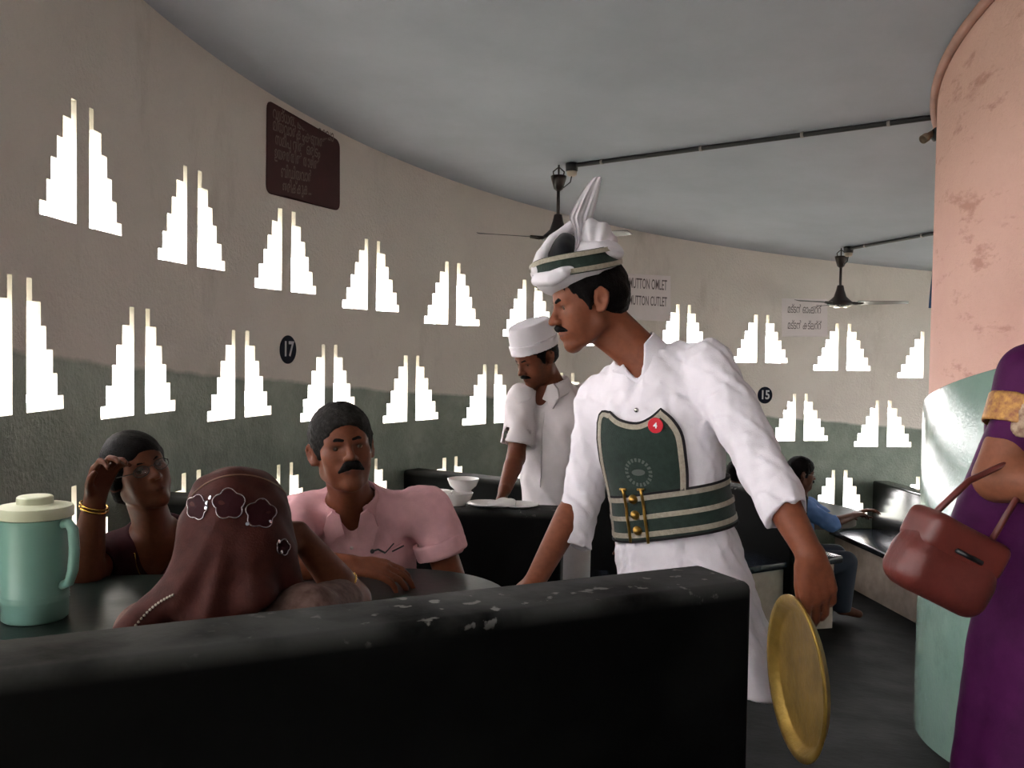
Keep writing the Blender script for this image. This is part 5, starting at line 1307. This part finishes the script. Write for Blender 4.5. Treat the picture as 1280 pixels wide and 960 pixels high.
# ---- two seated men by the far benches
def far_man(lbl, hd, face, shirt, Nb, Pv, arms, h, sk, glasses=False, mous=True, seed=5):
    T = Loc(Pv, frame_up(Nb - Pv, (face[0], face[1], 0))); Lt = (Nb - Pv).length; th = math.atan2(Pv.y - CY, Pv.x - CX); zf = z_floor(th); root = empty('person', (Pv.x, Pv.y, zf)); tag(root, lbl, 'person')
    H = Loc(hd, frame(face, (0, 0, 1)), 1.0); S = SDF(); add_head(S, H); S.u(s_cap(H(0, -.02, -.05), T(0, .01, Lt - .01), .052, .058), .03)
    torso(S, Pv, T.M, [(-.06, 0, 0, .13, .09), (.2, 0, 0, .12, .085), (Lt - .1, 0, 0, .14, .085), (Lt, 0, 0, .06, .05)])
    (Rs, Re, Rw), (Ls, Le, Lw) = arms
    for a, e_, w_, sd in ((Rs, Re, Rw, -1), (Ls, Le, Lw, 1)):
        S.u(s_cap(T(0, 0, Lt - .06), a, .05, .045), .04); add_arm(S, a, e_, w_); f_ = Vector(tuple(w_)) - Vector(tuple(e_)); add_hand(S, w_, tuple(f_), (0, 0, 1), -sd if False else sd, (.4, .4, .4, .4))
    ft = []; f2 = Vector((face[0], face[1], 0)).normalized()
    for q in (-1, 1):
        hip = T(q * .09, .02, .0); kn = Vector(tuple(hip)) + f2 * .40; an = Vector((kn.x, kn.y, zf + .08)) - f2 * .03; toe = an + f2 * .14 + Vector((0, 0, -.045)); add_leg(S, hip, kn, an, toe); ft.append((hip, kn, an, toe))
    lo, hi = bounds([H(0, 0, .16), H(0, .15, 0), Ls, Le, Lw, Rs, Re, Rw, ft[0][3], ft[1][3], Pv], .15); lo[2] = zf
    sdf_obj('body', S, lo, hi, h, M_SKIN, root, skin_color(H, sk, stubble=.3)); eyes(H, root); brows(H, root, .004, 1, M_HAIR)
    if mous: moustache(H, root, .004, M_HAIR, 1, 1.2)
    short_hair(H, root, .006, M_HAIR, seed=seed, grow=1.04)
    if glasses: spectacles(H, root, mat('thin_steel_frame', (.25, .24, .22), .3, metal=1))
    K = SDF(); torso(K, Pv, T.M, [(-.05, 0, 0, .165, .13), (.15, 0, .01, .16, .125), (Lt - .20, 0, .01, .17, .12), (Lt - .10, 0, 0, .16, .105), (Lt - .03, 0, 0, .10, .08), (Lt + .005, 0, -.01, .075, .07)])
    for a in (Ls, Rs): K.u(s_cap(T(0, -.005, Lt - .065), a, .064, .060), .045)
    sleeve(K, [Rs, Re], [.066, .062]) if False else None
    for a, e_, w_ in ((Rs, Re, Rw), (Ls, Le, Lw)): sleeve(K, [a, e_, Vector(tuple(e_)).lerp(w_, .25)], [.066, .060, .056])
    K.cut(s_cap(H(0, -.02, -.05), T(0, .01, Lt - .01), .058, .066), .004); K.disp(ripples(seed + 90, 90), .009)
    sh = sdf_obj('shirt', K, *bounds([T(.22, .2, -.05), T(-.22, -.2, -.05), T(0, 0, Lt + .05), Ls, Le, Rs, Re, Lw, Rw], .08), h * 1.1, shirt, root)
    shirt_collar(T, Lt, H, shirt, sh, [(-.05, 0, 0, .165, .13), (Lt - .20, 0, .01, .17, .12), (Lt - .10, 0, 0, .16, .105), (Lt - .03, 0, 0, .10, .08), (Lt + .005, 0, -.01, .075, .07)], (Ls, Rs), .066)
    Q = SDF()
    for hip, kn, an, toe in ft: Q.u(s_chain([hip, kn, an], [.10, .082, .07]), .03)
    Q.u(s_ell(Pv, (.16, .14, .12)), .04); Q.keep(s_plane((0, 0, zf + .06), (0, 0, -1)), .006)
    sdf_obj('trousers', Q, *bounds([Pv] + [x for f in ft for x in f], .16), .012, mat('navy_trousers', (.012, .018, .035), .8), root)
far_man('man in a light blue shirt and glasses sitting sideways at the round-ended table', at(1001, 592, 6.85), (.95, .10, -.10), mat('light_blue_cotton', (.115, .20, .42), .85, .2, var=.08, scale=20),
        at(1000, 625, 6.88), at(985, 698, 6.92), ((at(1008, 636, 6.72), at(1038, 655, 6.62), at(1066, 645, 6.75)), (at(1012, 633, 7.06), at(1042, 654, 7.12), at(1070, 643, 7.05))), .0085, (.09, .03, .016), True, True, 5)
far_man('dark-haired man in a pale shirt on the bench behind the man in blue', at(925, 594, 7.40), (.92, .25, -.05), mat('pale_grey_cotton', (.36, .34, .31), .85, .2, var=.08, scale=20),
        at(920, 628, 7.42), at(912, 705, 7.45), ((at(925, 640, 7.26), at(945, 668, 7.2), at(975, 660, 7.3)), (at(930, 636, 7.58), at(952, 662, 7.62), at(980, 655, 7.55))), .0095, (.09, .03, .016), False, True, 6)
# ------------------------------------------------------------------ things on walls, ceiling, table and bench backs
def curved_panel(name, poly, material, parent=None, off=.001, thick=.003, step=.03):
    """poly in (theta, z) -> thin sheet following the outer wall"""
    from mathutils.geometry import delaunay_2d_cdt
    out = [Vector((t * R, z)) for t, z in poly]; n = len(out); vs = list(out)
    for x in np.arange(min(p.x for p in out) + step / 2, max(p.x for p in out), step): vs += [Vector((x, y)) for y in np.arange(min(p.y for p in out) + step / 2, max(p.y for p in out), step * 3)]
    r = delaunay_2d_cdt(vs, [], [list(range(n))], 1, 1e-6); pv, pf = r[0], r[2]; V = []
    for rr in (R - off, R - off - thick): V += [(CX + rr * math.cos(p.x / R), CY + rr * math.sin(p.x / R), p.y) for p in pv]
    m = len(pv); F = []; ed = {}
    for f in pf:
        f = list(f); a, b, c = [pv[i] for i in f[:3]]
        if (b - a).cross(c - a) < 0: f = f[::-1]
        F.append(tuple(f)); F.append(tuple(i + m for i in f[::-1]))
        for i in range(len(f)): ed[(f[i], f[(i + 1) % len(f)])] = 1
    F += [(k[0], k[1], k[1] + m, k[0] + m)[::-1] for k in ed if (k[1], k[0]) not in ed]
    return mesh_obj(name, V, F, material, parent)
def wall_text(txt, th, z, size, material, parent, bold=0.0, off=.006, sx=1.0, slope=0.0, name='lettering'):
    me = text_mesh(txt, size, bold); n = len(me.vertices); co = np.empty(n * 3, f32); me.vertices.foreach_get('co', co); co = co.reshape(-1, 3)
    x, y = co[:, 0] * sx, co[:, 1]; t = th - x / R; rr = R - off + co[:, 2]
    V = np.stack([CX + rr * np.cos(t), CY + rr * np.sin(t), z + y + x * slope], 1).astype(f32); me.vertices.foreach_set('co', V.ravel())
    return link_mesh(name, me, material, parent)
def rounded(poly, r=.04, n=5):
    out = []; m = len(poly)
    for i in range(m):
        p, a, b = Vector(poly[i]), Vector(poly[i - 1]), Vector(poly[(i + 1) % m]); u = (a - p).normalized() * r; v = (b - p).normalized() * r
        for j in range(n + 1): t = j / n; out.append(tuple((p + u) * (1 - t) ** 2 + p * 2 * t * (1 - t) + (p + v) * t * t))
    return out
# painted maroon notice
q = [at_wall(x, y) for x, y in ((333, 124), (424, 176), (424, 264), (332, 241))]
uv = rounded([(t * R, z) for t, z in q], .05); root = curved_panel('painted_notice', [(x / R, z) for x, z in uv], mat('maroon_paint', (.062, .012, .014), .6, .3, var=.3, scale=5, bump=.1, bscale=30), None, .001, .004)
tag(root, 'dark maroon painted notice with pale Malayalam lettering under the ceiling', 'sign')
lt = mat('pale_lettering', (.17, .125, .11), .8)
TXT = ['വൃദ്ധത ഭേവാം രേവാ', 'മിയവാർകംഷണിൽ', 'സമീപ നിൽ ഒരിടം', 'ഉയരത്തിൽ താഴിൽ', 'ബിഡിയവാർ', 'ഇരിക്കുക...']
px = [((340, 141), (416, 172)), ((340, 156), (406, 180)), ((343, 174), (399, 192)), ((342, 191), (398, 207)), ((350, 215), (388, 222)), ((352, 234), (388, 238))]
for tx, (a, b) in zip(TXT, px):
    (t0, z0), (t1, z1) = at_wall(*a), at_wall(*b); me = text_mesh(tx, .1); w = max((v.co.x for v in me.vertices), default=.1) - min((v.co.x for v in me.vertices), default=0); bpy.data.meshes.remove(me)
    W_ = (t0 - t1) * R; sz = .085; wall_text(tx, (t0 + t1) / 2, (z0 + z1) / 2, sz, lt, root, .0012, .0062, W_ / max(w * sz / .1, .01), (z1 - z0) / W_)
# paper menus
ink = mat('grey_ink', (.14, .11, .12), .8); pap = mat('paper', (.80, .73, .74), .85, .2, var=.06, scale=6)
def menu(corners, lines, label, sizes, name='menu_sheet', bold=.001):
    q = [at_wall(x, y) for x, y in corners]; r_ = tag(curved_panel(name, q, pap, None, .002, .002), label, 'sign', 'paper menu sheets on the wall')
    for (tx, x0, x1, y, sz) in lines:
        (t0, z0), (t1, z1) = at_wall(x0, y), at_wall(x1, y + .5); me = text_mesh(tx, 1.0); w = max(v.co.x for v in me.vertices) - min(v.co.x for v in me.vertices); bpy.data.meshes.remove(me)
        wall_text(tx, (t0 + t1) / 2, (z0 + z1) / 2, sz, ink, r_, bold, .0052, (t0 - t1) * R / (w * sz))
menu(((771, 341), (838, 345), (838, 402), (771, 399)), [('MUTTON OMLET', 786, 833, 355.5, .125), ('MUTTON CUTLET', 786, 833, 376.5, .115)], 'white sheet reading MUTTON OMLET and MUTTON CUTLET behind the turbaned waiter', None)
menu(((977, 373), (1034, 374), (1034, 421), (977, 421)), [('മട്ടൻ ഓംലറ്റ്', 984, 1026, 387, .10), ('മട്ടൻ കട്ലറ്റ്', 984, 1026, 407, .10)], 'white sheet with two handwritten Malayalam lines below the far fan', None, bold=.0005)
# round table numbers painted on the wall
def number(x, y, txt, r_, label):
    th, z = at_wall(x, y); o = curved_panel('number_disc', [(th + r_ / R * math.cos(a), z + r_ * math.sin(a)) for a in np.linspace(0, 2 * math.pi, 33)[:-1]], mat('slate_blue_paint', (.008, .010, .020), .8, .1), None, .001, .003)
    tag(o, label, 'number sign', 'round table numbers on the wall'); wall_text(txt, th, z, r_ * 1.45, mat('white_numerals', (.55, .55, .57), .7), o, .003, .0052, .92)
number(359.5, 437, '17', .078, 'dark round wall disc numbered 17 above the man in pink'); number(956, 494, '15', .078, 'dark round wall disc numbered 15 above the man in blue')
t16, z16 = (at_wall(359.5, 437)[0] + at_wall(956, 494)[0]) / 2, 0
_p = on_ramp(t16, R, (at_wall(359.5, 437)[1] + at_wall(956, 494)[1]) / 2)

# ceiling fans
M_FAN = mat('dark_brown_enamel', (.022, .012, .010), .3, .5, var=.2, scale=20); M_CHROME = mat('steel_trim', (.55, .52, .48), .2, metal=1.0)
M_PIPE = mat('black_conduit', (.010, .010, .012), .45)
def fan(px, depth, rot, label, span=.54):
    p = at(px, 300, depth); th = math.atan2(p.y - CY, p.x - CX); zc = z_ceil(th) - .12 * 0; base = Vector((p.x, p.y, zc - .47))
    root = empty('ceiling_fan', base); tag(root, label, 'fan', 'dark brown ceiling fans')
    mb = MB(); mb.lathe([(.012, .300), (.030, .315), (.048, .375), (.052, .395), (.046, .400)], 20); mb.build('canopy', M_FAN, root, True)
    mb = MB(); mb.lathe([(.011, .10), (.011, .33)], 12); mb.build('down_rod', M_FAN, root, True)
    mb = MB(); mb.tube([(-.03, 0, .39), (-.035, 0, .425), (0, 0, .455), (.035, 0, .425), (.03, 0, .39)], .005, 8); mb.tube([(0, 0, .40), (0, 0, .468)], .006, 8); mb.build('hook', M_FAN, root, True)
    mb = MB(); mb.lathe([(.014, .155), (.026, .15), (.034, .11), (.052, .055), (.078, .03), (.100, .012), (.104, -.008), (.092, -.022), (.060, -.026)], 28); mb.build('motor', M_FAN, root, True)
    mb = MB(); mb.lathe([(.094, -.018), (.088, -.030), (.060, -.038), (.020, -.041), (.001, -.041)], 28); mb.build('bottom_trim', M_CHROME, root, True)
    for i in range(3):
        a = rot + i * 2 * math.pi / 3; c, s = math.cos(a), math.sin(a); mb = MB(); V = []; N_ = 14
        for j in range(N_):
            u = j / (N_ - 1); r_ = .15 + (span - .15) * u; w = .040 + .028 * math.sin(math.pi * min(1, u * .75 + .25)); w *= (1 if u < .93 else .75)
            for (yy, zz) in ((-w, .012), (w, -.012)):
                for tz in (.0015, -.0015): V.append((c * r_ - s * yy, s * r_ + c * yy, zz * (1 - .4 * u) + tz - .004 * 0))
        F = []
        for j in range(N_ - 1):
            k = j * 4; F += [(k, k + 4, k + 6, k + 2), (k + 1, k + 3, k + 7, k + 5), (k, k + 1, k + 5, k + 4), (k + 2, k + 6, k + 7, k + 3)]
        F += [(0, 2, 3, 1), (4 * N_ - 4, 4 * N_ - 3, 4 * N_ - 1, 4 * N_ - 2)]; mb.add(V, F); bl = mb.build('blade', M_FAN, root)
        mb = MB(); mb.tube([(c * .085, s * .085, .0), (c * .13, s * .13, -.004), (c * .19, s * .19, .0)], [.012, .014, .010], 8); mb.build('blade_iron', M_CHROME if False else M_FAN, bl, True)
    # conduit to the core with its junction box
    Kc = Vector((KX, KY, 0)); d = Vector((CX - p.x, CY - p.y, 0)).normalized(); st = Vector((p.x, p.y, 0)) + d * .10; en = st
    while (en - Kc).length > KR + .02: en = en + d * .01
    co = empty('conduit', (st.x, st.y, zc)); tag(co, 'black conduit pipe along the ceiling to the fan ' + ('nearest the turbaned waiter' if px < 800 else 'by the far menu sheet'), 'pipe', 'ceiling conduits')
    pts = []
    for i in range(30):
        q = st.lerp(en, i / 29); tq = math.atan2(q.y - CY, q.x - CX); pts.append((q.x, q.y, z_ceil(tq) - .018))
    mb = MB(); mb.tube(pts, .014, 10); mb.build('pipe', M_PIPE, co, True, local=False)
    for f_ in (.12, .42, .72, .93):
        q = Vector(pts[int(f_ * 29)]); q2 = Vector(pts[int(f_ * 29) + 1]); dd = (q2 - q).normalized(); mb = MB(); mb.tube([q - dd * .008, q + dd * .008], .0165, 10); mb.build('saddle', mat('pale_saddle', (.30, .27, .25), .5), co, True, local=False)
    mb = MB(); mb.lathe([(.038, -.052), (.040, -.004), (.034, -.001)], 18, (st.x, st.y, zc)); mb.build('junction_box', M_PIPE, co, True, local=False)
    mb = MB(); mb.lathe([(.020, -.085), (.032, -.075), (.034, -.053)], 18, (st.x, st.y, zc)); mb.build('ceiling_rose', mat('cream_bakelite', (.50, .42, .34), .4), co, True, local=False)
    mb = MB(); mb.tube([(st.x, st.y, zc - .08), (st.x - d.x * .01, st.y - d.y * .01, zc - .12), (p.x + d.x * .04, p.y + d.y * .04, zc - .15), (p.x + d.x * .02, p.y + d.y * .02, zc - .11)], .004, 6); mb.build('flex', M_PIPE, co, True, local=False)
fan(697, 5.85, 1.42, 'dark brown ceiling fan above the turbaned waiter')
fan(1052, 7.75, 1.62, 'dark brown ceiling fan beside the far menu sheet')

# bulb holder on the core
p = at(1161, 168, 4.42); br = empty('bulb_holder', p); tag(br, 'small angled bulb holder on the pink core under the moulding', 'lamp holder')
mb = MB(); mb.lathe([(.032, 0), (.034, .006), (.020, .022)], 16, p + Vector((.035, 0, 0)), (-1, -.1, 0)); mb.build('base', M_PIPE, br, True, local=False)
mb = MB(); d = Vector((-.70, -.35, -.45)); mb.lathe([(.016, -.01), (.017, .03), (.022, .032), (.022, .062), (.018, .062), (.018, .02)], 16, p + Vector((.01, 0, 0)), d); mb.build('socket', mat('aged_bakelite', (.20, .15, .10), .4, var=.4, scale=40), br, True, local=False)
# blue cloth hanging behind the core
p = at(1166, 338, 6.6); V = []; F = []
for s_ in (0, 1):
    for j in range(12):
        for i in range(9): V.append(p + Vector((.02 * i, .05 * math.sin(i * .9 + j * .1) + .006 * s_, -.27 * j / 11)))
for j in range(11):
    for i in range(8): a = j * 9 + i; F.append((a, a + 9, a + 10, a + 1)); a += 108; F.append((a, a + 1, a + 10, a + 9))
o = mesh_obj('blue_banner', V, F, mat('blue_cloth', (.03, .09, .22), .8)); autosmooth(o, 60); tag(o, 'narrow blue cloth hanging beyond the pink core', 'banner')

# jug on the table
def jug():
    tz = z_floor(190 * D2R) + .81; b = at(44, 764, 2.13); b.z = tz + .001; root = empty('jug', b); tag(root, 'pale mint plastic water jug with a cream lid on the table', 'jug')
    mint = mat('mint_plastic', (.22, .42, .36), .35, .5, var=.06, scale=6); crm = mat('cream_plastic', (.60, .63, .46), .4)
    r = .078
    mb = MB(); mb.lathe([(.066, .0), (.071, .004), (.072, .045), (.0735, .047), (.072, .050), (.0735, .053), (.072, .056), (.0735, .059), (.073, .062), (r, .235), (r, .238), (.074, .238), (.068, .06), (.06, .01), (.001, .01)], 40); mb.build('body', mint, root, True)
    mb = MB(); mb.lathe([(.079, .238), (.083, .240), (.083, .258), (.080, .264), (.045, .269), (.040, .270), (.039, .284), (.036, .287), (.001, .288)], 40); autosmooth(mb.build('lid', crm, root), 35)
    mb = MB(); mb.tube([(.074, 0, .225), (.092, 0, .228), (.104, 0, .215), (.108, 0, .17), (.104, 0, .12), (.094, 0, .092), (.072, 0, .082)], [.011, .011, .012, .012, .012, .011, .010], 12); h = mb.build('handle', mint, root, True)
    root.rotation_euler.z = -.25
jug()
# crockery on the back of the second bench
chn = mat('white_china', (.66, .64, .62), .2, .5, coat=.3); M173 = tangent_frame(173 * D2R, 0)
def ledge(x, y): return M173 @ Vector((x, y, BH))
def bowl(x, y, label, sc=1.0, curry=False, dz=0.0):
    c = ledge(x, y); c.z += dz; root = empty('bowl', c); tag(root, label, 'bowl', 'white bowls on the bench back'); mb = MB()
    mb.lathe([(.001, .003), (.030 * sc, .003), (.032 * sc, .0), (.034 * sc, .006), (.052 * sc, .022), (.062 * sc, .045), (.0635 * sc, .050), (.061 * sc, .051), (.057 * sc, .042), (.046 * sc, .020), (.028 * sc, .009), (.001, .008)], 32); autosmooth(mb.build('bowl_shell', chn, root), 50)
    if curry: mb = MB(); mb.lathe([(.001, .030), (.050 * sc, .030), (.0515 * sc, .0295)], 28, close=False); mb.build('gravy', mat('orange_gravy', (.42, .19, .05), .35), root, True)
def xl(px_x):                                   # local x on the bench back under the pixel column
    r_ = (px_x - 640) / FPX; a = M173; o = a.translation; d = a.col[0].to_3d(); return (r_ * o.y - o.x) / (d.x - r_ * d.y)
bowl(xl(547), .0, 'white bowl on the bench back next to the pink-shirted man', 1.05)
bowl(xl(574), -.012, 'white bowl nested under the gravy bowl on the bench back', 1.0)
bowl(xl(580), .012, 'white bowl of orange gravy on the bench back', 1.0, True, .0525)
def flat_plate(x, y, label, r_=.075):
    c = ledge(x, y); mb = MB(); mb.lathe([(.001, .001), (r_ * .6, .001), (r_ * .65, .0), (r_, .010), (r_, .0125), (r_ * .66, .004), (.001, .004)], 36, c); o = mb.build('plate', chn, None); autosmooth(o, 40); tag(o, label, 'plate', 'white plates on the bench back')
flat_plate(xl(609), .0, 'small white plate by the capped waiter\'s hand'); flat_plate(xl(652), .0, 'small white plate at the aisle end of the bench back')
c = ledge(xl(629), .0); S = SDF(); S.u(s_box(c + Vector((0, 0, .010)), (.055, .045, .009), None, .006), .01); S.u(s_ell(c + Vector((.02, .0, .016)), (.035, .03, .016)), .02); S.disp(ripples(91, 110), .006)
o = sdf_obj('wiping_cloth', S, *bounds([c], .10), .004, mat('grey_white_rag', (.55, .53, .52), .9), None); tag(o, 'crumpled pale wiping cloth under the capped waiter\'s hand', 'cloth')
